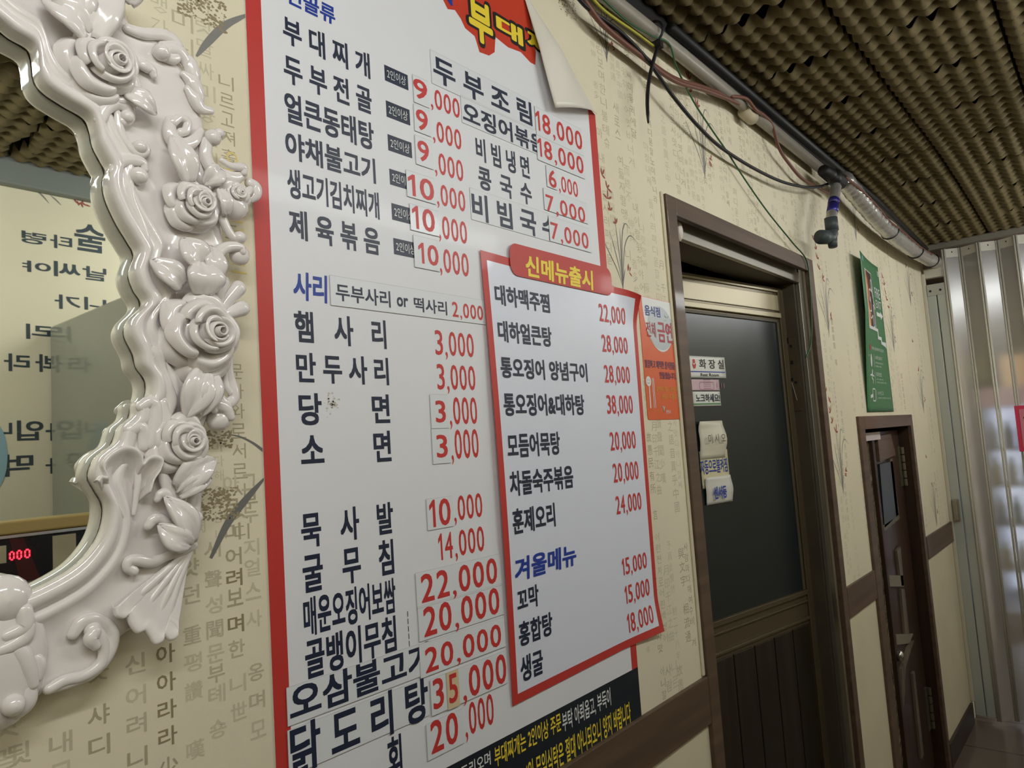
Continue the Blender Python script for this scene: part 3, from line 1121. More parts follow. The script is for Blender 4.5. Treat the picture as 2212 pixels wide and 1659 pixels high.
# big shoulder scroll and its eye
ribbon([(0.3190, 1.9519), (0.3338, 1.9529), (0.3531, 1.9596), (0.3659, 1.9585), (0.3717, 1.9492), (0.3654, 1.9374), (0.3555, 1.9368)], [10, 12, 12, 12, 11, 12, 13], 0.022)
bead((0.3516, 1.9384), 20, 0.024)
ribbon([(0.3330, 1.9173), (0.3405, 1.9150), (0.3432, 1.9099)], [12, 11, 7], 0.024)
# inner lip scrolls
ribbon([(0.2884, 1.8443), (0.2946, 1.8585), (0.3051, 1.8666), (0.3148, 1.8649), (0.3164, 1.8558), (0.3101, 1.8500)], [11, 13, 13, 12, 11, 10], 0.026)
bead((0.3137, 1.8549), 15, 0.028)
ribbon([(0.3058, 1.8573), (0.3081, 1.8398), (0.3158, 1.8258), (0.3265, 1.8210), (0.3330, 1.8266), (0.3294, 1.8315)], [7, 9, 9, 9, 9, 9], 0.025)
bead((0.3257, 1.8275), 15, 0.027)
ribbon([(0.3011, 1.7963), (0.3065, 1.8071), (0.3164, 1.8125), (0.3281, 1.8127), (0.3316, 1.8068)], [10, 12, 12, 10, 7], 0.025)
bead((0.3241, 1.7972), 20, 0.026)
ribbon([(0.3160, 1.7933), (0.3182, 1.7729), (0.3267, 1.7509), (0.3343, 1.7285)], [8, 9, 8, 5], 0.024)
# right-hand C scrolls
ribbon([(0.3588, 1.8658), (0.3584, 1.8527), (0.3640, 1.8443), (0.3740, 1.8440), (0.3843, 1.8521), (0.3919, 1.8646)], [11, 15, 17, 15, 12, 8], 0.024)
ribbon([(0.3607, 1.8644), (0.3688, 1.8719), (0.3767, 1.8693), (0.3744, 1.8594), (0.3693, 1.8559)], [10, 9, 9, 9, 9], 0.026)
bead((0.4044, 1.8600), 20, 0.026)
bead((0.4110, 1.8661), 13, 0.028)
ribbon([(0.3989, 1.8542), (0.3974, 1.8403), (0.4012, 1.8289), (0.4105, 1.8219), (0.4268, 1.8207), (0.4406, 1.8283)], [13, 14, 14, 16, 16, 11], 0.023)
ribbon([(0.4132, 1.8362), (0.4240, 1.8327), (0.4385, 1.8343), (0.4395, 1.8291)], [6, 8, 10, 8], 0.028)
ribbon([(0.3907, 1.8272), (0.3934, 1.8135), (0.3994, 1.8057), (0.4022, 1.7950)], [9, 13, 13, 10], 0.018)
ribbon([(0.4064, 1.7939), (0.4142, 1.8029), (0.4264, 1.8100), (0.4397, 1.8056), (0.4479, 1.8118)], [13, 12, 11, 12, 8], 0.026)
ribbon([(0.4095, 1.7925), (0.4111, 1.7773), (0.4160, 1.7638), (0.4232, 1.7537), (0.4308, 1.7509)], [12, 11, 10, 9, 8], 0.026)
ribbon([(0.4520, 1.8228), (0.4589, 1.8189), (0.4585, 1.8100), (0.4524, 1.8031)], [12, 14, 13, 8], 0.018)
bead((0.4320, 1.7532), 16, 0.026)
ribbon([(0.3990, 1.7007), (0.4006, 1.7171), (0.4074, 1.7324), (0.4184, 1.7404), (0.4327, 1.7428), (0.4359, 1.7381)], [12, 13, 13, 12, 10, 8], 0.025)
bead((0.4361, 1.7359), 26, 0.018, sq=0.7)
# fan behind the large rose
for t, r in (((0.4127, 1.7015), 15), ((0.4310, 1.6967), 17), ((0.4345, 1.6744), 17)):
    b = (0.4059, 1.6583)
    ribbon([b, ((b[0] + t[0]) / 2 - 0.003, (b[1] + t[1]) / 2), t], [6, r * 0.7, r], 0.022)
ribbon([(0.4204, 1.6601), (0.4183, 1.6345), (0.4161, 1.6042), (0.4207, 1.5832), (0.4204, 1.5732), (0.4106, 1.5682), (0.4016, 1.5789), (0.3960, 1.5975)], [8, 9, 10, 12, 12, 13, 13, 12], 0.022)
ribbon([(0.4100, 1.6089), (0.4113, 1.5890), (0.4163, 1.5802)], [7, 7, 6], 0.024)
# curl above the lowest rose
ribbon([(0.3749, 1.5516), (0.3832, 1.5620), (0.3954, 1.5669), (0.4077, 1.5639), (0.4147, 1.5540)], [8, 12, 14, 14, 9], 0.026)
bead((0.4048, 1.5519), 28, 0.018, sq=0.8)
ribbon([(0.3723, 1.5597), (0.3795, 1.5674), (0.3895, 1.5674), (0.3943, 1.5606)], [8, 11, 11, 7], 0.030)
# long acanthus stems down the inner lip
ribbon([(0.3299, 1.6198), (0.3371, 1.6164), (0.3422, 1.6017), (0.3482, 1.5841), (0.3506, 1.5701), (0.3456, 1.5552)], [12, 14, 11, 11, 12, 9], 0.026)
ribbon([(0.3206, 1.5645), (0.3287, 1.5691), (0.3339, 1.5645), (0.3326, 1.5462), (0.3286, 1.5281)], [10, 13, 13, 13, 10], 0.028)
ribbon([(0.3413, 1.5682), (0.3437, 1.5552), (0.3425, 1.5414), (0.3365, 1.5242)], [13, 13, 11, 8], 0.026)
ribbon([(0.3097, 1.5422), (0.3184, 1.5456), (0.3226, 1.5392), (0.3223, 1.5266)], [12, 13, 12, 10], 0.027)
# shell on the lower inner lip: thick rim lobes over a smooth cup
shell_cup((0.3095, 1.4551), [(0.2768, 1.4959), (0.2800, 1.4999), (0.2848, 1.4996), (0.2818, 1.5100), (0.2860, 1.5174), (0.2934, 1.5231), (0.3018, 1.5262), (0.3102, 1.5241), (0.3161, 1.5176), (0.3176, 1.5096), (0.3229, 1.5146), (0.3300, 1.5160), (0.3362, 1.5121), (0.3342, 1.5041), (0.3277, 1.4947), (0.3239, 1.4825)], 0.020, 0.016, 0.007)
ribbon([(0.3167, 1.5070), (0.3163, 1.4885), (0.3122, 1.4626)], [6, 6, 4], 0.026)
ribbon([(0.2896, 1.4924), (0.2950, 1.4773), (0.3054, 1.4590)], [6, 6, 4], 0.024)
# stems and bead chain by the outer edge
ribbon([(0.3391, 1.5046), (0.3425, 1.4926), (0.3485, 1.4785), (0.3534, 1.4572), (0.3592, 1.4320)], [6, 11, 13, 13, 9], 0.025)
ribbon([(0.3339, 1.4745), (0.3367, 1.4787), (0.3430, 1.4790), (0.3482, 1.4695), (0.3515, 1.4538)], [7, 9, 10, 9, 6], 0.028)
ribbon([(0.3253, 1.4497), (0.3307, 1.4553), (0.3387, 1.4534), (0.3493, 1.4405), (0.3573, 1.4295)], [9, 11, 10, 9, 8], 0.027)
ribbon([(0.3757, 1.4744), (0.3733, 1.4605), (0.3749, 1.4472)], [13, 15, 10], 0.020)
bead((0.3674, 1.4326), 17, 0.024)
bead((0.3750, 1.4519), 15, 0.022)
# sprig: long ribbon and fan of five lobes
ribbon([(0.3695, 1.4249), (0.3581, 1.4211), (0.3432, 1.4179), (0.3289, 1.4149), (0.3151, 1.4188), (0.3075, 1.4191), (0.3057, 1.4134), (0.3115, 1.4090)], [10, 10, 9, 11, 11, 10, 9, 9], 0.025)
shell_cup((0.3701, 1.4238), [(0.2906, 1.3811), (0.2913, 1.3735), (0.2969, 1.3698), (0.3019, 1.3712), (0.3042, 1.3623), (0.3090, 1.3544), (0.3166, 1.3544), (0.3208, 1.3483), (0.3249, 1.3405), (0.3319, 1.3414), (0.3347, 1.3469), (0.3399, 1.3404), (0.3472, 1.3423), (0.3465, 1.3512), (0.3412, 1.3568), (0.3459, 1.3611), (0.3433, 1.3687), (0.3372, 1.3735)], 0.020, 0.004, 0.0, 0.012, 'leaf_fan')
for t, r in (((0.2987, 1.3753), 9), ((0.3117, 1.3640), 8), ((0.3270, 1.3556), 8), ((0.3403, 1.3553), 7)):
    b = (0.3691, 1.4230)
    ribbon([b, ((b[0] + t[0]) / 2 - 0.003, (b[1] + t[1]) / 2 - 0.002), t], [5, r * 0.9, r], [0.024, 0.026, 0.027])
# lower scroll with open mouth
ribbon([(0.2397, 1.3210), (0.2517, 1.3248), (0.2667, 1.3247), (0.2800, 1.3302), (0.2841, 1.3407), (0.2820, 1.3520), (0.2750, 1.3627)], [9, 10, 10, 10, 10, 12, 15], 0.024)
ribbon([(0.2392, 1.3201), (0.2560, 1.3217), (0.2734, 1.3250), (0.2861, 1.3355), (0.2920, 1.3482), (0.2914, 1.3583), (0.2843, 1.3665), (0.2750, 1.3719), (0.2657, 1.3706), (0.2595, 1.3623)], [8, 10, 11, 12, 12, 12, 12, 12, 12, 10], 0.022)
ribbon([(0.2750, 1.3611), (0.2718, 1.3561), (0.2756, 1.3494)], [11, 13, 9], 0.028)
# bottom centre shell
bead((0.2073, 1.4025), 46, 0.020, 'shell_knob', 0.8)
ribbon([(0.2194, 1.3917), (0.2200, 1.3807), (0.2158, 1.3763), (0.2065, 1.3739)], [13, 14, 13, 10], 0.030)
ribbon([(0.2220, 1.3780), (0.2192, 1.3702), (0.2104, 1.3654), (0.2024, 1.3635)], [12, 13, 12, 10], 0.030)
ribbon([(0.2064, 1.3618), (0.2124, 1.3626), (0.2184, 1.3551), (0.2231, 1.3417), (0.2264, 1.3293)], [9, 13, 15, 13, 8], 0.028)
ribbon([(0.2224, 1.3491), (0.2279, 1.3500), (0.2313, 1.3437), (0.2298, 1.3334)], [8, 10, 11, 8], 0.026)
ribbon([(0.1985, 1.3513), (0.2082, 1.3443), (0.2181, 1.3311), (0.2221, 1.3179), (0.2159, 1.3108), (0.2054, 1.3103)], [12, 16, 18, 18, 15, 10], 0.022)
bead((0.2107, 1.3172), 20, 0.030)
mb = MB()
c = (0.2085, 1.3540)
mb.ball((c[0] - 0.004, -0.026, c[1]), 0.036, 0.014, 0.058, 20)
orn(mb, 'shell')

# the mirrored left half of the carving (outside the photograph's edge)
for o in list(ORN):
    if o.parent is not mirror:
        continue
    c = o.copy()
    COL.objects.link(c)
    c.parent = mirror
    c.scale = (-1, 1, 1)
    c.location = (2 * MCX - mirror.location[0], o.location[1], o.location[2])
    for ch in o.children:
        d = ch.copy()
        COL.objects.link(d)
        d.parent = c

# ================================================================ the big menu banner
bl = (0.4682, 1.1665)
BX0 = 0.472
BX1 = 1.240
BZ0 = 0.955
tip = (1.2461, 2.1610)            # where the dog-ear fold meets the right edge
top_pt = (1.0460, 2.3187)
fold_dir = (tip[0] - top_pt[0], tip[1] - top_pt[1])
fold_end = (1.0812, 2.1165)       # where the folded-over corner now points
flap = math.dist(tip, fold_end)
BZ1 = tip[1] + flap
tt = (BZ1 - top_pt[1]) / fold_dir[1]
fold_top = (top_pt[0] + fold_dir[0] * tt, BZ1)

banner = thing('menu_banner', 'large white menu banner with a red border and a folded top corner', 'menu board', (0.85, 0.0, BZ0))
mb = MB()
mb.prism([(BX0, BZ0), (BX1, BZ0), (BX1 + 0.006, tip[1] - 0.08), tip, fold_top, (BX0 - 0.003, BZ1)], -0.0016, -0.0004)
mb.build('sheet', M_VINYL, banner)
mb = MB()
bw = 0.0205
mb.flat([(BX0, BZ0), (BX0 + bw, BZ0), (BX0 + bw - 0.002, BZ1), (BX0 - 0.003, BZ1)], -0.00172)
mb.build('red_border', M_RED, banner)
mb = MB()
mb.flat([(BX1 - bw, BZ0), (BX1, BZ0), (BX1 + 0.006, tip[1] - 0.08), tip, (tip[0] - bw - 0.004, tip[1] + 0.010)], -0.00172)
mb.build('red_border', M_RED, banner)

# folded corner, showing the cream back of the vinyl
mb = MB()
n = 22
rows = []
for j in range(n + 1):
    v = j / n                                  # along the fold, top to tip
    a = (fold_top[0] + (tip[0] - fold_top[0]) * v, fold_top[1] + (tip[1] - fold_top[1]) * v)
    edge = (fold_top[0] + (fold_end[0] - fold_top[0]) * v, fold_top[1] + (fold_end[1] - fold_top[1]) * v)
    r = []
    for i in range(n + 1):
        u = i / n
        x = a[0] + (edge[0] - a[0]) * u
        z = a[1] + (edge[1] - a[1]) * u
        wv = math.dist(a, edge)
        d = 0.002 + min(0.022, 0.26 * wv) * math.sin(PI * min(1, u * 0.9 + 0.02)) ** 0.7 + 0.010 * u * v
        r.append((x - 0.004 * math.sin(PI * v) * u, -d, z))
    rows.append(r)
mb.grid(rows)
mb.build('folded_corner', M_VINYLBACK, banner, smooth=True, solid=0.0008)

YT = -0.00182

# title splash at the top: red cloud with outlined yellow brush letters
mb = MB()
mb.flat([(0.7878, 2.3149), (0.8119, 2.2255), (0.8280, 2.2059), (0.8449, 2.2116), (0.8577, 2.2024), (0.8671, 2.1899), (0.8897, 2.1853), (0.8992, 2.1612), (0.9234, 2.1643), (0.9389, 2.1764), (0.9438, 2.2056), (0.9771, 2.1999), (1.0129, 2.2048), (1.0392, 2.1953), (1.0533, 2.1959), (1.0587, 2.2224), (1.0490, 2.2830), (1.0484, 2.3197), (1.0193, 2.4354)], YT)
cl = mb.build('title_splash', M_TITLERED, banner)
for s, bx in (('부', (0.8767, 0.9370, 2.1786, 2.2547)), ('대', (0.9474, 1.0209, 2.2169, 2.2503)), ('찌', (1.0332, 1.1151, 2.2235, 2.2581))):
    mb = MB()
    put_text(mb, s, bx, YT - 0.0004, 0.085, 0.0, grow=0.007)
    mb.build('letter_outline', M_BLACKINK, cl)
    mb = MB()
    put_text(mb, s, bx, YT - 0.0008, 0.05)
    mb.build('letter', M_YELLOW, cl)
mb = MB()
mb.stroke([(0.8284, 2.2276), (0.8352, 2.2225), (0.8383, 2.2157)], [0.010, 0.012, 0.004], YT - 0.0004)
mb.build('blue_stroke', M_BLUE, cl)


def brush(name, parent, s, box, m, y=YT, bold=0.032):
    return letters(name, parent, s, box, y, m, bold, 0.06)


brush('heading', banner, '전골류', (0.5275, 0.6036, 2.0843, 2.1112), M_BLUE)

DISH = [
    ('부 대 찌 개', (0.5208, 0.6601, 2.0290, 2.0662)), ('두 부 전 골', (0.5196, 0.6599, 1.9766, 2.0149)), ('얼큰동태탕', (0.5184, 0.6605, 1.9244, 1.9646)),
    ('야채불고기', (0.5172, 0.6602, 1.8775, 1.9134)), ('생고기김치찌개', (0.5177, 0.6634, 1.8272, 1.8657)), ('제 육 볶 음', (0.5177, 0.6611, 1.7757, 1.8138)),
    ('비 빔 냉 면', (0.8742, 1.0132, 1.9692, 2.0095)), ('콩  국  수', (0.8757, 1.0146, 1.9217, 1.9599)),
    ('햄   사   리', (0.5190, 0.6637, 1.6464, 1.6860)), ('만 두 사 리', (0.5192, 0.6646, 1.5968, 1.6343)), ('당       면', (0.5204, 0.6630, 1.5449, 1.5844)), ('소       면', (0.5207, 0.6618, 1.4942, 1.5354)),
    ('묵   사   발', (0.5165, 0.6592, 1.3987, 1.4406)), ('굴   무   침', (0.5162, 0.6565, 1.3463, 1.3921)), ('매운오징어보쌈', (0.5148, 0.6562, 1.2963, 1.3416)),
    ('골뱅이무침', (0.5147, 0.6538, 1.2478, 1.2934)), ('회', (0.6292, 0.6528, 1.0936, 1.1441))]
for s, bx in DISH:
    letters('dish_name', banner, s, bx, YT, M_NAVY, 0.030)
brush('heading', banner, '사리', (0.5198, 0.5705, 1.6993, 1.7354), M_BLUE)

# "two people or more" tags
for bx in ((0.6868, 0.7318, 2.0373, 2.0610), (0.6862, 0.7315, 1.9831, 2.0073), (0.6860, 0.7316, 1.9334, 1.9572), (0.6857, 0.7313, 1.8833, 1.9064), (0.6861, 0.7312, 1.8323, 1.8563), (0.6861, 0.7312, 1.7826, 1.8059)):
    mb = MB()
    mb.flat(rect(bx), YT)
    t = mb.build('quantity_tag', M_NAVY, banner)
    x0, x1, z0, z1 = bx
    w, h = x1 - x0, z1 - z0
    letters('lettering', t, '2인이상', (x0 + 0.10 * w, x1 - 0.10 * w, z0 + 0.22 * h, z1 - 0.18 * h), YT - 0.00015, M_WHITEINK, 0.0)

# printed prices
for s, bx in ((',000', (0.7762, 0.8412, 2.0270, 2.0592)), (',000', (0.7765, 0.8403, 1.9748, 2.0080)), (',000', (0.7765, 0.8401, 1.9232, 1.9578)), (',000', (0.7769, 0.8404, 1.8743, 1.9081)),
              (',000', (0.7762, 0.8397, 1.8224, 1.8586)), (',000', (0.7743, 0.8390, 1.7702, 1.8073)),
              (',000', (1.0990, 1.1619, 1.9693, 2.0003)), ('3,000', (0.7560, 0.8389, 1.6437, 1.6807)), ('3,000', (0.7558, 0.8376, 1.5927, 1.6306)), (',000', (0.7762, 0.8370, 1.5410, 1.5822)),
              (',000', (0.7752, 0.8357, 1.4899, 1.5338)), (',000', (0.7732, 0.8353, 1.4007, 1.4370)), ('14,000', (0.7380, 0.8347, 1.3501, 1.3874)), (',000', (0.7701, 0.8319, 1.0993, 1.1437))):
    letters('price', banner, s, bx, YT, M_PRICE, 0.009)

YS_ = -0.00205
LAYERS = [0]


def sticker(box, texts, m=None, edge=True, y=YS_):
    mb = MB()
    LAYERS[0] += 1
    y -= 4e-5 * LAYERS[0]
    mb.flat(rect(box), y)
    if edge:
        x0, x1, z0, z1 = box
        e = 0.0005
        mb.flat([(x0, z0), (x1, z0), (x1, z0 + e), (x0, z0 + e)], y - 0.0001, 1)
        mb.flat([(x0, z0), (x0 + e, z0), (x0 + e, z1), (x0, z1)], y - 0.0001, 1)
        mb.flat([(x0, z1 - e * 0.6), (x1, z1 - e * 0.6), (x1, z1), (x0, z1)], y - 0.0001, 1)
    t = mb.build('price_sticker' if any(c[2] is M_PRICE for c in texts) else 'name_sticker', [m or M_STICKER, M_STICKEREDGE], banner)
    for s, bx, tm, bd in texts:
        letters('lettering', t, s, bx, y - 0.00018, tm, bd)
    return t


sticker((0.7814, 1.0349, 2.0659, 2.1206), [('두 부 조 림', (0.7865, 1.0314, 2.0714, 2.1159), M_NAVY, 0.03)])
sticker((0.8445, 1.0421, 2.0226, 2.0687), [('오징어볶음', (0.8475, 1.0621, 2.0250, 2.0607), M_NAVY, 0.03)])
sticker((0.8520, 1.0633, 1.8654, 1.9177), [('비 빔 국 수', (0.8552, 1.0828, 1.8670, 1.9125), M_NAVY, 0.03)])
YB = YS_ - 0.00050
sticker((0.7408, 0.7730, 2.0225, 2.0656), [('9', (0.7412, 0.7697, 2.0310, 2.0618), M_PRICE, 0.016)], y=YB)
sticker((0.7390, 0.7734, 1.9775, 2.0192), [('9', (0.7431, 0.7672, 1.9821, 2.0144), M_PRICE, 0.016)], y=YB)
sticker((0.7379, 0.7740, 1.9263, 1.9711), [('9', (0.7426, 0.7657, 1.9338, 1.9659), M_PRICE, 0.016)], y=YB)
sticker((0.7162, 0.7743, 1.8725, 1.9126), [('10', (0.7174, 0.7713, 1.8757, 1.9082), M_PRICE, 0.016)], y=YB)
sticker((0.7196, 0.7776, 1.8235, 1.8631), [('10', (0.7223, 0.7690, 1.8273, 1.8618), M_PRICE, 0.016)], y=YB)
sticker((0.7233, 0.7739, 1.7693, 1.8170), [('10', (0.7307, 0.7725, 1.7769, 1.8080), M_PRICE, 0.016)], y=YB)
sticker((1.0403, 1.1899, 2.0592, 2.1135), [('18,000', (1.0395, 1.1880, 2.0693, 2.1067), M_PRICE, 0.014)], y=YB)
sticker((1.0388, 1.1892, 2.0124, 2.0593), [('18,000', (1.0393, 1.1859, 2.0206, 2.0553), M_PRICE, 0.014)], y=YB)
sticker((1.0616, 1.0931, 1.9680, 2.0084), [('6', (1.0677, 1.0909, 1.9699, 2.0034), M_PRICE, 0.016)], y=YB)
sticker((1.0483, 1.1880, 1.9224, 1.9630), [('7,000', (1.0536, 1.1781, 1.9218, 1.9524), M_PRICE, 0.012)], y=YB)
sticker((1.0576, 1.1914, 1.8662, 1.9137), [('7,000', (1.0620, 1.1827, 1.8711, 1.9028), M_PRICE, 0.012)], y=YB)
sticker((0.5737, 0.8692, 1.6976, 1.7370), [('두부사리', (0.5823, 0.6740, 1.7047, 1.7277), M_NAVY, 0.022), ('or', (0.6855, 0.7066, 1.7080, 1.7216), M_NAVY, 0.026), ('떡사리', (0.7175, 0.7841, 1.7043, 1.7253), M_NAVY, 0.022),
                              ('2,000', (0.7952, 0.8641, 1.7038, 1.7270), M_PRICE, 0.014)])
sticker((0.7379, 0.7731, 1.5361, 1.5856), [('3', (0.7477, 0.7683, 1.5445, 1.5767), M_PRICE, 0.016)])
sticker((0.7370, 0.7735, 1.4854, 1.5358), [('3', (0.7456, 0.7680, 1.4940, 1.5270), M_PRICE, 0.016)])
sticker((0.7194, 0.7711, 1.3944, 1.4380), [('10', (0.7229, 0.7660, 1.3977, 1.4359), M_PRICE, 0.016)])
sticker((0.6916, 0.8686, 1.2932, 1.3411), [('22,000', (0.7007, 0.8581, 1.2990, 1.3370), M_PRICE, 0.016)])
sticker((0.6923, 0.8677, 1.2494, 1.2958), [('20,000', (0.7018, 0.8588, 1.2533, 1.2926), M_PRICE, 0.016)])
sticker((0.4874, 0.6916, 1.2047, 1.2476), [('오삼불고기', (0.4911, 0.7085, 1.2076, 1.2476), M_NAVY, 0.030)])
sticker((0.6907, 0.8664, 1.2020, 1.2469), [('20,000', (0.7004, 0.8571, 1.2061, 1.2388), M_PRICE, 0.016)], y=YB)
sticker((0.4865, 0.7033, 1.1509, 1.2010), [('닭 도 리 탕', (0.4895, 0.7024, 1.1478, 1.2029), M_NAVY, 0.030)])
sticker((0.7069, 0.8644, 1.1481, 1.1968), [('3', (0.7110, 0.7314, 1.1548, 1.1947), M_PRICE, 0.016), (',000', (0.7676, 0.8637, 1.1505, 1.1937), M_PRICE, 0.016)], y=YB)
sticker((0.7371, 0.7612, 1.1469, 1.1972), [('5', (0.7405, 0.7580, 1.1540, 1.1932), M_PRICE, 0.016)], M_BEIGESTICKER, y=YB - 0.0007)
sticker((0.6956, 0.7657, 1.0937, 1.1411), [('20', (0.7029, 0.7552, 1.0997, 1.1417), M_PRICE, 0.016)])
mb = MB()
a = (0.6747, 0.6732, 1.2479, 1.2962)
h = a[3] - a[2]
for q in range(5):
    mb.flat(rect((a[0], a[0] + 0.0012, a[2] + h * q * 0.2, a[2] + h * (q * 0.2 + 0.15))), YT)
mb.build('dashed_line', M_NAVY, banner)
# faint ghost of older print and a dried splash
mb = MB()
a = (0.5552, 0.5790, 1.5605, 1.5837)
rnd = random.Random(5)
for q in range(40):
    cx, cz = rnd.gauss(0.5, 0.2), rnd.gauss(0.5, 0.24)
    r = 0.0006 + 0.0016 * rnd.random()
    mb.flat(ellipse(a[0] + (a[1] - a[0]) * cx, a[2] + (a[3] - a[2]) * cz, r, r * 0.8, 7), YT)
mb.build('dried_splash', mat('stain_beige', (206, 200, 186), 0.5), banner)

# black notice strip along the foot of the banner
top_l, top_r = (0.7216, 1.0754), (1.2160, 1.0710)
sz1 = (top_l[1] + top_r[1]) / 2
mb = MB()
mb.flat([(BX0 + bw, BZ0 + 0.002), (BX1, BZ0 + 0.002), (BX1, sz1), (BX0 + bw, sz1)], YT - 0.0002)
st = mb.build('notice_strip', M_STRIP, banner)
YN = YT - 0.00035
letters('notice_words', st, '드리오며', (0.7563, 0.8184, 1.0463, 1.0654), YN, M_WHITEINK, 0.016)
letters('notice_words', st, '부대찌개는 2인이상 주문', (0.8271, 0.9916, 1.0380, 1.0667), YN, M_YELLOW, 0.016)
letters('notice_words', st, '부탁 아뢰옵고, 부득이', (0.9948, 1.1411, 1.0320, 1.0639), YN, M_WHITEINK, 0.016)
letters('notice_words', st, '4인 무임식탁은 절대 아니되오니 양지 바랍니다', (0.8922, 1.2024, 0.9840, 1.0215), YN, M_YELLOW, 0.016)

# ================================================================ the newer menu sheet stuck over the banner
q0, q1, q2, q3 = (0.8657, 1.8179), (1.3391, 1.8064), (1.3311, 1.1199), (0.8724, 1.1118)
sheet = thing('menu_poster', 'smaller white menu poster with red rim and red header tab stuck over the banner', 'menu board', ((q0[0] + q1[0]) / 2, 0.0, q2[1]))


def sheet_pt(u, v, inset=0.0):
    """u left to right, v bottom to top"""
    x = (q3[0] * (1 - u) + q2[0] * u) * (1 - v) + (q0[0] * (1 - u) + q1[0] * u) * v
    z = (q3[1] * (1 - u) + q2[1] * u) * (1 - v) + (q0[1] * (1 - u) + q1[1] * u) * v
    d = 0.0040
    # corners lifting off: top right strongly, bottom right a little, left side bellied
    c = max(0.0, (u - 0.86) / 0.14) * max(0.0, (v - 0.90) / 0.10)
    d += 0.022 * c ** 1.3
    c2 = max(0.0, (u - 0.70) / 0.30) * max(0.0, (0.10 - v) / 0.10)
    d += 0.010 * c2 ** 1.3
    d += 0.006 * (1 - u) ** 3 * math.sin(PI * v)
    x -= 0.010 * c ** 2
    z -= 0.012 * c ** 2
    return (x, -(d + inset), z)


def sheet_part(name, m, u0, u1, v0, v1, inset, nu=24, nv=36, mi=0):
    mb = MB()
    mb.grid([[sheet_pt(u0 + (u1 - u0) * i / nu, v0 + (v1 - v0) * j / nv, inset) for i in range(nu + 1)] for j in range(nv + 1)])
    return mb


bu, bv = 0.030, 0.020
us = [0, bu / 2] + [bu + (1 - 2 * bu) * i / 40 for i in range(41)] + [1 - bu / 2, 1]
vs = [0, bv / 2] + [bv + (1 - 2 * bv) * i / 56 for i in range(57)] + [1 - bv / 2, 1]
mb = MB()
mb.grid([[sheet_pt(u, v) for u in us] for v in vs])
nu_ = len(us) - 1
mb.mi = [1 if (i % nu_ < 2 or i % nu_ >= nu_ - 2 or i // nu_ < 2 or i // nu_ >= len(vs) - 3) else 0 for i in range(len(mb.f))]
mb.build('sheet', [M_SHEET2, M_RED], sheet, smooth=True)
bx = ((0.9367, 1.8430)[0], (1.2507, 1.7873)[0], (1.2507, 1.7873)[1], (0.9367, 1.8430)[1])
mb = MB()
mb.flat(rounded(bx, 0.018, 6), -0.0062)
hd = mb.build('header_tab', M_RED, sheet)


brush('heading', hd, '신메뉴출시', (0.9768, 1.1836, 1.7901, 1.8289), M_YELLOW, -0.0066, 0.036)


def sheet_text(name, s, box, m, bold, shear=0.0):
    """lettering that follows the lifted surface of the sheet"""
    mb = MB()
    if set(s) <= set('0123456789,'):
        put_number(mb, s, box, 0, bold)
    else:
        put_text(mb, s, box, 0, bold, shear)
    v = []
    for x, y, z in mb.v:
        u = (x - (q0[0] + q3[0]) / 2) / ((q1[0] + q2[0] - q0[0] - q3[0]) / 2)
        w = (z - (q2[1] + q3[1]) / 2) / ((q0[1] + q1[1] - q2[1] - q3[1]) / 2)
        p = sheet_pt(min(max(u, 0), 1), min(max(w, 0), 1), 0.0007)
        v.append((x, p[1] + y, z))
    mb.v = v
    return mb.build(name, m, sheet)


for s, bx in (('대하맥주찜', (0.8926, 1.0397, 1.7324, 1.7662)), ('대하얼큰탕', (0.8927, 1.0380, 1.6719, 1.7070)), ('통오징어 양념구이', (0.8919, 1.1418, 1.6133, 1.6479)), ('통오징어&대하탕', (0.8925, 1.1238, 1.5521, 1.5894)),
              ('모듬어묵탕', (0.8942, 1.0390, 1.4844, 1.5241)), ('차돌숙주볶음', (0.8941, 1.0713, 1.4248, 1.4645)), ('훈제오리', (0.8949, 1.0099, 1.3651, 1.4053)),
              ('꼬막', (0.8952, 0.9504, 1.2461, 1.2808)), ('홍합탕', (0.8950, 0.9826, 1.1935, 1.2308)), ('생굴', (0.8950, 0.9516, 1.1398, 1.1788))):
    sheet_text('dish_name', s, bx, M_NAVY, 0.030)
for s, bx in (('22,000', (1.1986, 1.2944, 1.7332, 1.7679)), ('28,000', (1.2001, 1.2947, 1.6738, 1.7075)), ('28,000', (1.2003, 1.2942, 1.6141, 1.6482)), ('38,000', (1.2006, 1.2957, 1.5536, 1.5901)),
              ('20,000', (1.2016, 1.2957, 1.4837, 1.5190)), ('20,000', (1.2035, 1.2970, 1.4229, 1.4591)), ('24,000', (1.2044, 1.2984, 1.3631, 1.3974)),
              ('15,000', (1.2082, 1.3004, 1.2486, 1.2798)), ('15,000', (1.2105, 1.3027, 1.1955, 1.2284)), ('18,000', (1.2107, 1.3042, 1.1421, 1.1770))):
    sheet_text('price', s, bx, M_PRICE, 0.009)
sheet_text('heading', '겨울메뉴', (0.8930, 1.0634, 1.2926, 1.3293), M_BLUE, 0.034, 0.06)

# ================================================================ orange no-smoking sticker
n0, n1 = (1.3586, 1.8029), (1.5026, 1.5401)
ns = thing('no_smoking_sticker', 'orange and white no smoking sticker on the wall left of the restroom door', 'sticker', ((n0[0] + n1[0]) / 2, 0, n1[1]))
NB = (n0[0], n1[0], n1[1], n0[1])
mb = MB()
mb.prism(rounded(NB, 0.006), -0.0012, -0.0003)
mb.build('sheet', M_ORANGE, ns)
ew, eh = NB[1] - NB[0], NB[3] - NB[2]
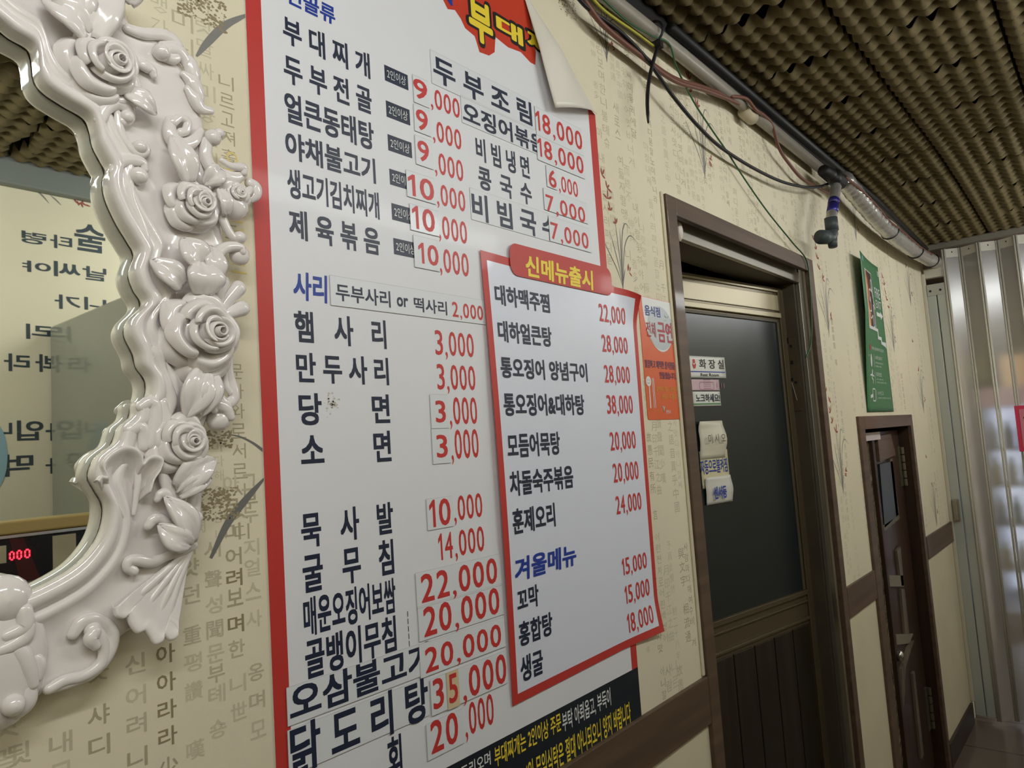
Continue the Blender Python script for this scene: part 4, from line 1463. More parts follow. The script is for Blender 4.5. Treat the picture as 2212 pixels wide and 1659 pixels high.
# white bowl-shaped field, clipped by the sticker's top and right edges
poly = []
for q in range(41):
    a = PI + PI * q / 40
    x = NB[0] + ew * (0.60 + 0.50 * math.cos(a))
    z = NB[3] - eh * (0.05 - 0.39 * math.sin(a))
    poly.append((min(x, NB[1] - 0.0005), z))
poly += [(NB[1] - 0.0005, NB[3] - 0.001), (NB[0] + ew * 0.10, NB[3] - 0.001)]
mb = MB()
mb.flat(poly, -0.0015)
wf = mb.build('white_field', M_WHITEINK, ns)
mb = MB()
mb.flat(ellipse(NB[0] + ew * 0.60, NB[3] - eh * 0.24, ew * 0.385, eh * 0.185), -0.0018)
mb.build('grey_disc', M_GREYPRINT, wf)
letters('lettering', ns, '음식점', (1.3817, 1.4481, 1.7629, 1.7855), -0.0022, mat('ink_violet_blue', (58, 66, 150), 0.45), 0.022)
letters('lettering', ns, '전체', (1.3816, 1.4212, 1.7167, 1.7498), -0.0022, mat('ink_crimson', (176, 52, 66), 0.45), 0.01)
letters('lettering', ns, '금연', (1.4306, 1.4961, 1.7087, 1.7550), -0.0022, MATS['ink_crimson'], 0.024)
mb = MB()
sx = ((1.4434, 1.4535, 1.7625, 1.7670))
ux, uz = (sx[1] - sx[0]) / 30, (sx[3] - sx[2]) / 30
for (cx, cz), r in (((1.4758, 1.7679), 30), ((1.4679, 1.7588), 15), ((1.4940, 1.7626), 15)):
    for s in (-1, 1):
        mb.flat([(cx, cz - r * uz * 0.9), (cx + s * r * ux * 1.0, cz + r * uz * 0.8), (cx + s * r * ux * 0.7, cz - r * uz * 0.2)], -0.0023)
mb.build('sprout_symbol', M_LEAFGREEN, ns)
c = (1.4748, 1.7408)
mb = MB()
mb.stroke([(c[0] + 26 * ux * math.cos(2 * PI * q / 24), c[1] + 50 * uz * math.sin(2 * PI * q / 24)) for q in range(25)], [0.002] * 25, -0.0024)
mb.stroke([(c[0] - 18 * ux, c[1] + 34 * uz), (c[0] + 18 * ux, c[1] - 34 * uz)], [0.002, 0.002], -0.0024)
mb.build('ban_ring', MATS['ink_crimson'], ns)
letters('slogan', ns, '깔끔하고 쾌적한 음식점을', (1.3633, 1.4949, 1.6498, 1.6669), -0.0018, M_PURPLE, 0.02)
letters('slogan', ns, '만들겠습니다.', (1.4232, 1.4967, 1.6281, 1.6432), -0.0018, M_PURPLE, 0.02)
letters('small_print', ns, '흡연행위 적발시 10만원의', (1.4033, 1.4953, 1.5996, 1.6116), -0.0018, M_GOLDINK, 0.004)
letters('small_print', ns, '과태료가 부과됩니다', (1.4237, 1.4961, 1.5834, 1.5951), -0.0018, M_GOLDINK, 0.004)
letters('city_name', ns, '광명시', (1.4371, 1.4575, 1.5525, 1.5607), -0.0018, M_WHITEINK, 0.004)
mb = MB()
a = (1.4272, 1.5698)
mb.stroke([(a[0] - 4 * ux, a[1]), (a[0] + 2 * ux, a[1] - 40 * uz), (a[0] + 6 * ux, a[1] - 92 * uz)], [0.003, 0.0035, 0.001], -0.0018)
mb.stroke([(a[0] + 18 * ux, a[1] - 5 * uz), (a[0] + 10 * ux, a[1] - 40 * uz), (a[0] + 6 * ux, a[1] - 92 * uz)], [0.003, 0.0035, 0.001], -0.0018)
mb.build('city_emblem', M_GREYPRINT, ns)
# spoon with a smile and chopsticks
c = (1.3726, 1.6212)
mb = MB()
mb.flat(ellipse(c[0], c[1], 32 * ux, 72 * uz), -0.0018)
a, b = (1.3736, 1.6106), (1.3727, 1.5646)
mb.stroke([a, b], [0.0032, 0.0046], -0.0018)
mb.build('spoon_symbol', M_WHITEINK, ns)
mb = MB()
for a, b in (((1.3891, 1.6281), (1.3877, 1.5646)), ((1.3940, 1.6283), (1.3939, 1.5646))):
    mb.stroke([a, b], [0.0022, 0.0022], -0.0018)
mb.build('chopsticks_symbol', M_WHITEINK, ns)
mb = MB()
mb.stroke([(c[0] + 16 * ux * math.cos(a), c[1] - 10 * uz + 20 * uz * math.sin(a)) for a in [PI + PI * q / 10 for q in range(11)]], [0.0008] * 11, -0.0020)
for s in (-1, 1):
    mb.flat(ellipse(c[0] + s * 11 * ux, c[1] + 18 * uz, 0.0008, 0.0012, 8), -0.0020)
mb.build('smile', M_BLACKINK, ns)

# ================================================================ green fire-exit poster, curling off the wall
f0, f1 = (3.0227, 2.1663), (3.4120, 1.5460)
fx0 = ((3.0227, 2.1663)[0] + (3.0070, 1.5481)[0]) / 2
fx1 = ((3.4171, 2.1634)[0] + (3.4120, 1.5460)[0]) / 2
fz1 = ((3.0227, 2.1663)[1] + (3.4171, 2.1634)[1]) / 2
fz0 = (3.1950, 1.5471)[1]
def fire_mat():
    """printed picture: a glow at its left edge breaking up into dark brown"""
    m = mat('poster_fire', (60, 20, 14), 0.42)
    nt = m.node_tree
    b = nt.nodes['Principled BSDF']
    tc = [n for n in nt.nodes if n.type == 'TEX_COORD'][0]
    sp = nt.nodes.new('ShaderNodeSeparateXYZ')
    nt.links.new(tc.outputs['Object'], sp.inputs[0])
    mr = nt.nodes.new('ShaderNodeMapRange')
    mr.inputs['From Min'].default_value = fx0 + 0.20 * (fx1 - fx0)
    mr.inputs['From Max'].default_value = fx0 + 0.60 * (fx1 - fx0)
    nt.links.new(sp.outputs['X'], mr.inputs['Value'])
    n = nt.nodes.new('ShaderNodeTexNoise')
    n.inputs['Scale'].default_value = 16.0
    n.inputs['Detail'].default_value = 6
    nt.links.new(tc.outputs['Object'], n.inputs['Vector'])
    ad = nt.nodes.new('ShaderNodeMath')
    ad.operation = 'MULTIPLY_ADD'
    ad.inputs[1].default_value = 0.9
    nt.links.new(n.outputs['Fac'], ad.inputs[0])
    nt.links.new(mr.outputs['Result'], ad.inputs[2])
    cr = nt.nodes.new('ShaderNodeValToRGB')
    e = cr.color_ramp.elements
    e[0].position, e[0].color = 0.45, lin((250, 226, 160))
    e[1].position, e[1].color = 1.0, lin((40, 22, 20))
    k = e.new(0.66)
    k.color = lin((196, 84, 34))
    k = e.new(0.84)
    k.color = lin((96, 34, 22))
    nt.links.new(ad.outputs[0], cr.inputs['Fac'])
    nt.links.new(cr.outputs['Color'], b.inputs['Base Color'])
    return m


M_FIRE = fire_mat()
fire = thing('fire_exit_poster', 'tall green fire exit poster with a running figure curling off the wall', 'poster', ((fx0 + fx1) / 2, 0, fz0))


def fp(u, v, e=0.0):
    d = 0.003 + 0.034 * (1 - u) ** 1.6 * min(1.0, 1.6 * v) * (0.75 + 0.25 * v)
    return (fx0 + (fx1 - fx0) * u, -(d + e), fz0 + (fz1 - fz0) * v)


mb = MB()
mb.grid([[fp(i / 10, j / 30) for i in range(11)] for j in range(31)])
mb.build('sheet', M_GREEN, fire, smooth=True, solid=0.0008)


def fwrap(mb):
    v = []
    for x, y, z in mb.v:
        u = (x - fx0) / (fx1 - fx0)
        w = (z - fz0) / (fz1 - fz0)
        p = fp(min(max(u, 0), 1), min(max(w, 0), 1), 0.0010 - y)
        v.append((x, p[1], z))
    mb.v = v
    return mb


def fu(u, v):
    """poster coordinates from its top-left, v downwards 0..1"""
    return (fx0 + (fx1 - fx0) * u, fz1 - (fz1 - fz0) * v)


def fquad(pts, name, m, y=0.0, cuts=8):
    (ax, az), (bx_, bz), (cx, cz), (dx, dz) = pts
    mb = MB()
    mb.grid([[((ax * (1 - i / 4) + bx_ * i / 4) * (1 - j / cuts) + (dx * (1 - i / 4) + cx * i / 4) * j / cuts, y,
               (az * (1 - i / 4) + bz * i / 4) * (1 - j / cuts) + (dz * (1 - i / 4) + cz * i / 4) * j / cuts) for i in range(5)] for j in range(cuts + 1)])
    return fwrap(mb).build(name, m, fire)


fquad((fu(0.20, 0.085), fu(0.58, 0.085), fu(0.58, 0.46), fu(0.20, 0.46)), 'white_doorway', M_WHITEINK, 0.0)
fquad((fu(0.22, 0.092), fu(0.555, 0.092), fu(0.555, 0.452), fu(0.22, 0.452)), 'fire_picture', M_FIRE, -0.0005)
mb = MB()
mb.flat([fu(0.20, 0.452), fu(0.66, 0.452), fu(0.66, 0.50), fu(0.80, 0.50), fu(0.80, 0.53), fu(0.97, 0.53), fu(0.97, 0.575), fu(0.93, 0.56), fu(0.76, 0.548), fu(0.76, 0.522), fu(0.62, 0.522), fu(0.62, 0.472), fu(0.20, 0.472)], -0.0006)
fwrap(mb).build('stair_symbol', M_WHITEINK, fire)
mb = MB()
ol = [fu(0.52, 0.205), fu(0.66, 0.215), fu(0.72, 0.27), (fu(0.80, 0.30)), fu(0.78, 0.325), fu(0.66, 0.30), fu(0.63, 0.345), fu(0.66, 0.45), fu(0.58, 0.45), fu(0.55, 0.375), fu(0.44, 0.40), fu(0.36, 0.395), fu(0.36, 0.355), fu(0.48, 0.35), fu(0.50, 0.255), fu(0.43, 0.29), fu(0.40, 0.275), fu(0.44, 0.215)]
ol = [(fx0 + (fx1 - fx0) * (0.30 + ((p[0] - fx0) / (fx1 - fx0) - 0.36) * 0.72), p[1]) for p in ol]
mb.outline(ol, 0.0065, -0.0010)
hx = fu(0.51, 0.17)
mb.outline(ellipse(hx[0], hx[1], 0.014, 0.022, 16), 0.0065, -0.0010)
fwrap(mb).build('running_figure', M_WHITEINK, fire)
for s, a, b in (('FIRE', fu(0.69, 0.166), fu(0.94, 0.234)), ('EXIT', fu(0.69, 0.252), fu(0.94, 0.305))):
    mb = MB()
    put_text(mb, s, (a[0], b[0], b[1], a[1]), -0.0006, 0.0)
    fwrap(mb).build('lettering', M_WHITEINK, fire)
mb = MB()
mb.flat([fu(0.67, 0.335), fu(0.86, 0.335), fu(0.86, 0.320), fu(0.97, 0.348), fu(0.86, 0.378), fu(0.86, 0.362), fu(0.67, 0.362)], -0.0006)
fwrap(mb).build('arrow', M_WHITEINK, fire)
mb = MB()
mb.flat(ellipse(fu(0.21, 0.59)[0], fu(0.21, 0.59)[1], 0.010, 0.013, 12), -0.0006)
fwrap(mb).build('red_dot', M_PRICE, fire)
for s, u0, v0, u1, v1 in (('화재시 엘리베이터 탑승금지', 0.27, 0.583, 0.83, 0.605), ('소화전 알리기', 0.40, 0.638, 0.72, 0.662), ('불이나면 큰소리로 알리고', 0.40, 0.678, 0.74, 0.69), ('비상벨을 누르세요', 0.40, 0.700, 0.66, 0.712),
                      ('대피방법', 0.40, 0.745, 0.62, 0.772), ('낮은 자세로 이동', 0.40, 0.785, 0.68, 0.796), ('계단을 이용하여 대피', 0.40, 0.805, 0.80, 0.816),
                      ('119신고', 0.40, 0.866, 0.64, 0.892), ('안전하게 대피한 후 신고하기', 0.40, 0.905, 0.92, 0.917)):
    a, b = fu(u0, v0), fu(u1, v1)
    mb = MB()
    put_text(mb, s, (a[0], b[0], b[1], a[1]), -0.0006, 0.0, res=2)
    fwrap(mb).build('small_print', M_WHITEINK, fire)
for v0, v1 in ((0.63, 0.715), (0.745, 0.82), (0.86, 0.925)):
    mb = MB()
    mb.flat([fu(0.34, v0), fu(0.348, v0), fu(0.348, v1), fu(0.34, v1)], -0.0006)
    fwrap(mb).build('divider', M_WHITEINK, fire)
mb = MB()
c = fu(0.22, 0.675)
mb.flat(ellipse(c[0], c[1], 0.014, 0.026, 14), -0.0006)
mb.flat([fu(0.10, 0.64), fu(0.14, 0.645), fu(0.13, 0.655)], -0.0006)
fwrap(mb).build('bell_symbol', M_WHITEINK, fire)
mb = MB()
mb.flat(ellipse(fu(0.24, 0.745)[0], fu(0.24, 0.745)[1], 0.007, 0.009, 10), -0.0006)
mb.stroke([fu(0.23, 0.755), fu(0.21, 0.785), fu(0.26, 0.80), fu(0.24, 0.82)], [0.010, 0.010, 0.008, 0.006], -0.0006)
mb.stroke([fu(0.15, 0.77), fu(0.22, 0.764), fu(0.30, 0.775)], [0.006, 0.008, 0.005], -0.0006)
fwrap(mb).build('runner_symbol', M_WHITEINK, fire)
mb = MB()
mb.outline(rounded((fu(0.21, 0)[0], fu(0.31, 0)[0], fu(0, 0.93)[1], fu(0, 0.855)[1]), 0.006), 0.005, -0.0006)
mb.flat([fu(0.12, 0.895), fu(0.22, 0.885), fu(0.22, 0.905), fu(0.12, 0.915)], -0.0006)
fwrap(mb).build('phone_symbol', M_WHITEINK, fire)
a, b = fu(0.93, 0.035), fu(0.985, 0.07)
mb = MB()
for q in range(4):
    mb.flat(rect((a[0] - 0.006, b[0], b[1] + 0.006 * q, b[1] + 0.003 + 0.006 * q)), -0.0006)
fwrap(mb).build('corner_mark', M_WHITEINK, fire)
a = fu(0.13, 0.035)
mb = MB()
mb.flat(ellipse(a[0], a[1], 0.012, 0.014, 12), -0.0006)
fwrap(mb).build('blue_emblem', mat('pale_blue', (140, 190, 210), 0.45), fire)

# ================================================================ pipes and cables along the top of the wall
def cable(name, label, cat, pts, r, m, n=8, k=8, group=None, holder=None):
    """pts = (x, y, z)"""
    mb = MB()
    P = smooth_path(pts, k)
    mb.tube(P, [r] * len(P), n)
    o = mb.build(name, m, holder, smooth=True)
    if holder is None:
        tag(o, label, cat, group)
    return o


def on_wall(pts, y):
    ys = y if isinstance(y, (list, tuple)) else [y] * len(pts)
    return [(p[0], ys[i], p[1]) for i, p in enumerate(pts)]


p = thing('conduit_pipe', 'straight grey plastic conduit pipe running along the top of the wall', 'pipe', (2.0, -0.03, 2.42))
mb = MB()
mb.tube([(X0 + 0.02, -0.032, 2.415), (0.6, -0.032, 2.416), (1.6, -0.032, 2.414), (2.66, -0.032, 2.394)], [0.0165] * 4, 14)
mb.build('pipe_run', M_PIPE, p, smooth=True)
c = (2.0080, 2.3924)
mb = MB()
mb.tube([(c[0] - 0.03, -0.032, c[1] - 0.002), (c[0] + 0.03, -0.032, c[1] - 0.004)], [0.0185, 0.0185], 14)
mb.build('tape_band', M_TAPE, p, smooth=True)
mb = MB()
mb.tube([(1.52, -0.052, 2.438), (2.6, -0.052, 2.426), (3.3, -0.052, 2.42), (XE - 0.1, -0.05, 2.372)], [0.013] * 4, 10)
o = mb.build('black_cable_run', M_BLACKRUB, smooth=True)
tag(o, 'thick black rubber cable lying straight above the grey conduit pipe', 'cable')

# silver foil duct sagging to the partition
pts = [(2.7469, 2.3681), (2.8990, 2.3450), (3.0778, 2.3187), (3.2787, 2.2982), (3.5083, 2.2887), (3.8175, 2.2865), (4.1847, 2.2995), (4.5600, 2.3269)]
d = thing('foil_duct', 'silver foil wrapped duct sagging towards the folding partition', 'duct', (pts[0][0], -0.075, pts[0][1]))
P = smooth_path(on_wall(pts, -0.075), 14)
mb = MB()
rr = [0.031 + 0.0015 * math.sin(i * 1.9) + 0.001 * math.sin(i * 0.7) for i in range(len(P))]
mb.tube(P, rr, 18)
mb.build('duct_sleeve', M_FOIL, d, smooth=True)
for q in (0.50, 0.74, 0.88):
    i = int(q * (len(P) - 2))
    c = Vector(P[i])
    t = (Vector(P[i + 1]) - c).normalized()
    u = Vector((0, 1, 0))
    sd = t.cross(u).normalized()
    mb = MB()
    ring = [tuple(c + (u * math.cos(a) + sd * math.sin(a)) * 0.0335 + t * 0.02 * math.sin(a)) for a in [2 * PI * j / 24 for j in range(25)]]
    mb.tube(ring, [0.0028] * 25, 6)
    mb.build('tie_wire', M_BLACKRUB, d, smooth=True)

# sprinkler drop: black joint, braided silver sleeve with blue film, grey elbow
a0, a1, a2, a3 = (2.5551, 2.3188), (2.6069, 2.3087), (2.5051, 2.1698), (2.4827, 2.1316)
h = thing('pipe_drop', 'short silver sleeved pipe hanging down beside the duct with a grey elbow at its end', 'pipe', (a0[0], -0.085, a0[1]))
mb = MB()
mb.tube([(a0[0] - 0.02, -0.07, a0[1] + 0.030), (a1[0] + 0.075, -0.08, a1[1] + 0.034)], [0.020, 0.028], 16)
mb.tube([(a1[0], -0.085, a1[1] + 0.050), (a1[0], -0.085, a1[1] + 0.008)], [0.020, 0.020], 16)
mb.ball((a1[0] + 0.01, -0.082, a1[1] + 0.044), 0.020)
mb.build('black_joint', M_BLACKRUB, h, smooth=True)
mb = MB()
N = 46
mb.tube([(a1[0] + (a2[0] - a1[0]) * i / N, -0.085, a1[1] + (a2[1] - a1[1]) * i / N) for i in range(N + 1)], [0.0160 + 0.0016 * (i % 2) for i in range(N + 1)], 16)
mb.build('silver_sleeve', M_FOIL, h, smooth=True)
mb = MB()
for q0_, q1_ in ((0.42, 0.52), (0.55, 0.80)):
    mb.tube([(a1[0] + (a2[0] - a1[0]) * s, -0.085, a1[1] + (a2[1] - a1[1]) * s) for s in (q0_, (q0_ + q1_) / 2, q1_)], [0.0180] * 3, 16)
mb.build('blue_band', M_BLUEBAND, h, smooth=True)
mb = MB()
mb.tube([(a2[0], -0.085, a2[1] + 0.008), (a2[0], -0.085, a2[1] - 0.035)], [0.0205, 0.0205], 16)
mb.tube([(a2[0], -0.085, a2[1] - 0.03), (a2[0] - 0.004, -0.085, a2[1] - 0.046), (a2[0] - 0.018, -0.082, a2[1] - 0.062), (a2[0] - 0.055, -0.074, a2[1] - 0.064)], [0.018, 0.019, 0.0195, 0.0195], 16)
mb.tube([(a2[0] - 0.042, -0.077, a2[1] - 0.062), (a2[0] - 0.078, -0.069, a2[1] - 0.066)], [0.023, 0.023], 16)
mb.tube([(a2[0] - 0.012, -0.085, a2[1] - 0.062), (a2[0] - 0.016, -0.087, a2[1] - 0.092)], [0.017, 0.014], 12)
mb.build('grey_elbow', M_GREYRUB, h, smooth=True)

# loose cables
cable('black_cable', 'loose black cable drooping across the wall between the banner and the pipe drop', 'cable',
      on_wall([(0.9805, 2.4044), (1.1514, 2.3704), (1.2012, 2.3525), (1.3067, 2.3472), (1.4065, 2.3302), (1.4602, 2.3092), (1.5287, 2.2801), (1.6604, 2.2509), (1.8121, 2.2366), (2.0554, 2.2382), (2.2813, 2.2537), (2.5175, 2.2955), (2.7392, 2.3692)], [-0.03, -0.03, -0.035, -0.04, -0.04, -0.04, -0.04, -0.035, -0.03, -0.03, -0.035, -0.045, -0.06]), 0.0045, M_BLACKRUB)
for q, dz in enumerate((0.0, 0.010)):
    cable('brown_cable', ['upper one of two brown twin cables looping down below the conduit pipe', 'lower one of two brown twin cables looping down below the conduit pipe'][q], 'cable',
          [(x, y, z - dz) for x, y, z in on_wall([(0.9825, 2.4227), (1.1609, 2.3842), (1.1937, 2.3684), (1.2406, 2.3498), (1.3241, 2.3420), (1.4041, 2.3399), (1.4902, 2.3353), (1.5763, 2.3415), (1.6988, 2.3679), (1.8284, 2.3912), (1.9656, 2.4120)], -0.030 - 0.006 * q)], 0.0058, M_BROWNCABLE)
cable('brown_cable', 'thin brown cable wound over the taped conduit joint and down to the duct', 'cable',
      on_wall([(1.8716, 2.3963), (1.9413, 2.4065), (1.9956, 2.3921), (2.0867, 2.4044), (2.1575, 2.4009), (2.2275, 2.3522), (2.3248, 2.3283), (2.4393, 2.3086), (2.5916, 2.3165), (2.7478, 2.3227)], [-0.04, -0.055, -0.058, -0.05, -0.045, -0.035, -0.03, -0.03, -0.03, -0.03]), 0.005, M_BROWNCABLE)
cable('brown_cable', 'brown cable lying along the upper edge of the silver foil duct', 'cable',
      on_wall([(2.6623, 2.3469), (2.8649, 2.3443), (3.0872, 2.3252), (3.2490, 2.3054), (3.4834, 2.3026), (3.7927, 2.2941), (4.0510, 2.3009)], -0.105), 0.005, M_BROWNCABLE)
cable('green_wire', 'thin dark green wire hanging diagonally across the wall to the restroom door corner', 'wire',
      on_wall([(1.0195, 2.4122), (1.2249, 2.3947), (1.3273, 2.3783), (1.4330, 2.3875), (1.5199, 2.4018), (1.5722, 2.3669), (1.6581, 2.3150), (1.7546, 2.2802), (1.8652, 2.2443), (1.9762, 2.1922), (2.1245, 2.1332), (2.3081, 2.0766), (2.4347, 2.0436), (2.4478, 1.9693), (2.4276, 1.8460), (2.3930, 1.7630), (2.3406, 1.7191)],
              [-0.04, -0.04, -0.045, -0.045, -0.045, -0.035, -0.03, -0.025, -0.02, -0.02, -0.02, -0.02, -0.016, -0.016, -0.016, -0.016, -0.014]), 0.0022, M_GREENCABLE, 6)
cable('earth_wire', 'yellow-green wire bundled under the conduit pipe above the banner corner', 'wire',
      on_wall([(0.9663, 2.3779), (1.1644, 2.3669), (1.2247, 2.3574), (1.2833, 2.3570), (1.3538, 2.3597), (1.4331, 2.3599)], -0.05), 0.003, M_YELLOWCABLE, 6)
t = thing('cable_tie', 'black plastic cable tie knotted round the conduit with a long hanging tail', 'cable tie', (1.98, -0.05, 2.39))
mb = MB()
A, Bq = (1.4408, 2.3608), (1.3662, 2.1628)
P = [(A[0] + (Bq[0] - A[0]) * s, -0.056 + 0.012 * math.sin(PI * s), A[1] + (Bq[1] - A[1]) * s) for s in [i / 8 for i in range(9)]]
mb.tube(P, [0.004, 0.0042, 0.0042, 0.0042, 0.0042, 0.0042, 0.004, 0.0036, 0.0022], 6)
mb.build('tail', M_BLACKRUB, t, smooth=True)
C = (1.4656, 2.3877)
mb = MB()
mb.tube([(C[0] + 0.004, -0.034 + 0.024 * math.cos(a), 2.414 + 0.024 * math.sin(a)) for a in [2 * PI * q / 20 for q in range(21)]], [0.003] * 21, 6)
mb.box(A[0] - 0.007, A[0] + 0.007, -0.066, -0.052, A[1] - 0.006, A[1] + 0.010)
mb.build('loop', M_BLACKRUB, t, smooth=False)

# ================================================================ clear folding partition at the end of the room
d3 = bpy.data.objects.new('door_3', None)
COL.objects.link(d3)
d3.location = (XE, -0.9, 0)
struct(d3)
hz = [(-0.1121, 2.3585), (-0.1810, 2.3792), (-0.2655, 2.3716), (-0.3429, 2.3747), (-0.4213, 2.3700)]
ys = [q[0] for q in hz]
while ys[-1] > YS + 0.16:
    ys.append(ys[-1] - 0.082)
TOPZ = 2.37
xs = [XE + (0.020 if i % 2 else -0.020) for i in range(len(ys))]
for i in range(len(ys) - 1):
    mb = MB()
    a = Vector((xs[i], ys[i], 0))
    b = Vector((xs[i + 1], ys[i + 1], 0))
    u = (b - a).normalized()
    p0, p1 = a + u * 0.010, b - u * 0.010
    mb.add([(p0.x, p0.y, 0.03), (p1.x, p1.y, 0.03), (p1.x, p1.y, TOPZ - 0.045), (p0.x, p0.y, TOPZ - 0.045)], [(0, 1, 2, 3)])
    mb.build('clear_panel', M_CLEAR, d3, solid=0.0015)
    mb = MB()
    mb.add([(p0.x, p0.y, TOPZ - 0.045), (p1.x, p1.y, TOPZ - 0.045), (p1.x, p1.y, TOPZ), (p0.x, p0.y, TOPZ)], [(0, 1, 2, 3)])
    mb.build('top_clip', M_WHITEPVC, d3, solid=0.004)
    mb = MB()
    q = (p0 + p1) / 2
    mb.tube([(q.x - 0.003, q.y, TOPZ - 0.018), (q.x + 0.0035, q.y, TOPZ - 0.018)], [0.004, 0.004], 8)
    mb.build('screw', M_BLACKRUB, d3)
for i in range(len(ys)):
    mb = MB()
    for s in (-1, 1):
        mb.tube([(xs[i] - 0.004, ys[i] + 0.0055 * s, 0.02), (xs[i] - 0.004, ys[i] + 0.0055 * s, TOPZ)], [0.0052, 0.0052], 8)
    mb.build('hinge_strip', M_WHITEPVC, d3, smooth=True)
mb = MB()
mb.box(XE - 0.022, XE + 0.022, YS, -0.005, TOPZ + 0.008, TOPZ + 0.040)
mb.build('head_rail', mat('head_rail_grey', (120, 116, 104), 0.4), d3, bevel=0.003)
mb = MB()
mb.box(XE - 0.012, XE + 0.02, YS, -0.005, TOPZ + 0.04, 2.56)
mb.build('header_board', M_DARK, d3)
lp = MB()
lp.box(XE - 0.022, XE + 0.020, -0.058, -0.014, 0.03, 2.20)
lp.box(XE - 0.024, XE + 0.016, -0.102, -0.062, 0.03, 2.20)
lpo = lp.build('lead_post', M_GREYPOST, d3, bevel=0.004)
mb = MB()
mb.box(XE - 0.026, XE - 0.020, -0.100, -0.018, 2.14, 2.20)
mb.build('post_cap', mat('post_cap_pale', (170, 170, 160), 0.4), lpo, bevel=0.002)
mb = MB()
for yy in (-0.034, -0.080):
    mb.tube([(XE - 0.027, yy, 2.165), (XE - 0.020, yy, 2.165)], [0.006, 0.006], 8)
mb.build('screw', M_BLACKRUB, lpo)
mb = MB()
hb = (-0.0295, 1.0965), (-0.0383, 0.9853)
mb.box(XE - 0.034, XE - 0.024, -0.050, -0.022, hb[1][1], hb[0][1])
mb.box(XE - 0.046, XE - 0.034, -0.044, -0.034, hb[1][1] + 0.006, hb[0][1] - 0.006)
mb.build('pull_handle', M_ALU, lpo, bevel=0.003)
mb = MB()
mb.box(XE - 0.02, XE + 0.02, -0.10, -0.012, 2.235, 2.285)
mb.build('corner_bracket', M_WHITEPVC, d3, bevel=0.003)

# pink sign hanging on the partition
s0, s1 = (-0.3323, 1.5420), (-0.3202, 1.3211)
sg = thing('pink_sign', 'bright pink sign hung on the clear folding partition at the photo edge', 'sign', (4.315, -0.42, s1[1]))
mb = MB()
mb.box(4.312, 4.318, -0.62, s0[0], s1[1], s0[1])
mb.build('board', M_PINKSIGN, sg, bevel=0.001)
mb = MB()
mb.box(4.3105, 4.312, -0.605, s0[0] - 0.018, s1[1] + 0.018, s0[1] - 0.018)
mb.build('pale_field', M_PINKPALE, sg)
for z in (s0[1] - 0.060, s0[1] - 0.135):
    a, F, lo, hi, lay = glyph('※', 0.0)
    mb = MB()
    mb.add([(4.310, s0[0] - 0.032 - 0.05 * (q[0] - lo[0]) / (hi[0] - lo[0]), z - 0.025 + 0.05 * (q[1] - lo[1]) / (hi[1] - lo[1])) for q in a], F)
    mb.build('hand_mark', M_BLACKINK, sg)

# ---------------------------------------------------------------- the shop seen through the partition
ck = thing('drinks_cooler', 'white lit drinks cooler with glass shelves beyond the clear partition', 'refrigerator', (6.45, -0.30, 0))
mb = MB()
mb.box(6.30, 6.85, -1.00, 0.10, 0.0, 0.12)
mb.box(6.80, 6.85, -1.00, 0.10, 0.12, 1.66)
mb.box(6.30, 6.80, 0.07, 0.10, 0.12, 1.66)
mb.box(6.30, 6.80, -1.00, -0.97, 0.12, 1.66)
mb.box(6.30, 6.85, -1.00, 0.10, 1.58, 1.66)
mb.build('cabinet', mat('cooler_white', (210, 214, 222), 0.35), ck, bevel=0.006)
mb = MB()
mb.box(6.77, 6.795, -0.95, 0.06, 0.2, 1.55)
mb.build('lit_back', mat('cooler_light', (220, 228, 245), 0.5, emit=((214, 224, 248), 1.3)), ck)
SH = (0.40, 0.72, 1.00, 1.26)
for z in SH:
    mb = MB()
    mb.box(6.34, 6.77, -0.96, 0.06, z - 0.012, z)
    mb.build('shelf', M_WHITEPVC, ck)
mb = MB()
mb.box(6.295, 6.32, -1.0, 0.10, 1.56, 1.70)
mb.build('pink_fascia', mat('fascia_pink', (214, 176, 178), 0.4, emit=((244, 200, 206), 0.3)), ck)
BC = [(206, 190, 60), (150, 170, 190), (60, 96, 70), (190, 196, 206), (128, 132, 150), (214, 208, 180)]
kinds = ['squat yellow capped drink bottle', 'pale blue drink bottle', 'dark green drink bottle', 'clear white drink bottle', 'slate grey drink bottle', 'cream drink bottle']
where = ['on the lowest cooler shelf', 'on the second cooler shelf', 'on the third cooler shelf', 'on the top cooler shelf']
for si, z in enumerate(SH):
    for q in range(11):
        yy = 0.03 - 0.09 * q
        if yy < -0.62:
            continue
        ki = (q * 5 + si * 3) % 6
        bt = thing('drink_bottle', kinds[ki] + ' standing ' + where[si] + ' beyond the partition', 'bottle', (6.42, yy, z), 'bottles in the drinks cooler')
        mb = MB()
        mb.tube([(6.42, yy, z), (6.42, yy, z + 0.13), (6.42, yy, z + 0.165), (6.42, yy, z + 0.18)], [0.032, 0.032, 0.014, 0.013], 12)
        mb.build('bottle_body', mat('bottle_%d' % ki, BC[ki], 0.15), bt, smooth=True)
        mb = MB()
        mb.tube([(6.42, yy, z + 0.18), (6.42, yy, z + 0.20)], [0.016, 0.016], 10)
        mb.build('cap', mat('bottle_cap', (200, 200, 196), 0.4), bt)
lb = thing('menu_lightbox', 'warm orange lit board above the drinks cooler beyond the partition', 'light box', (7.50, -0.3, 1.72))
mb = MB()
mb.box(7.52, 7.58, -1.2, 0.06, 1.72, 2.02)
mb.build('housing', M_LAMPBODY, lb)
mb = MB()
for q in range(6):
    mb.box(7.50, 7.52, 0.05 - 0.20 * q - 0.17, 0.05 - 0.20 * q, 1.74, 2.00)
mb.build('lit_panel', mat('lit_amber', (226, 190, 146), 0.5, emit=((255, 206, 150), 0.6)), lb)
yb = MB()
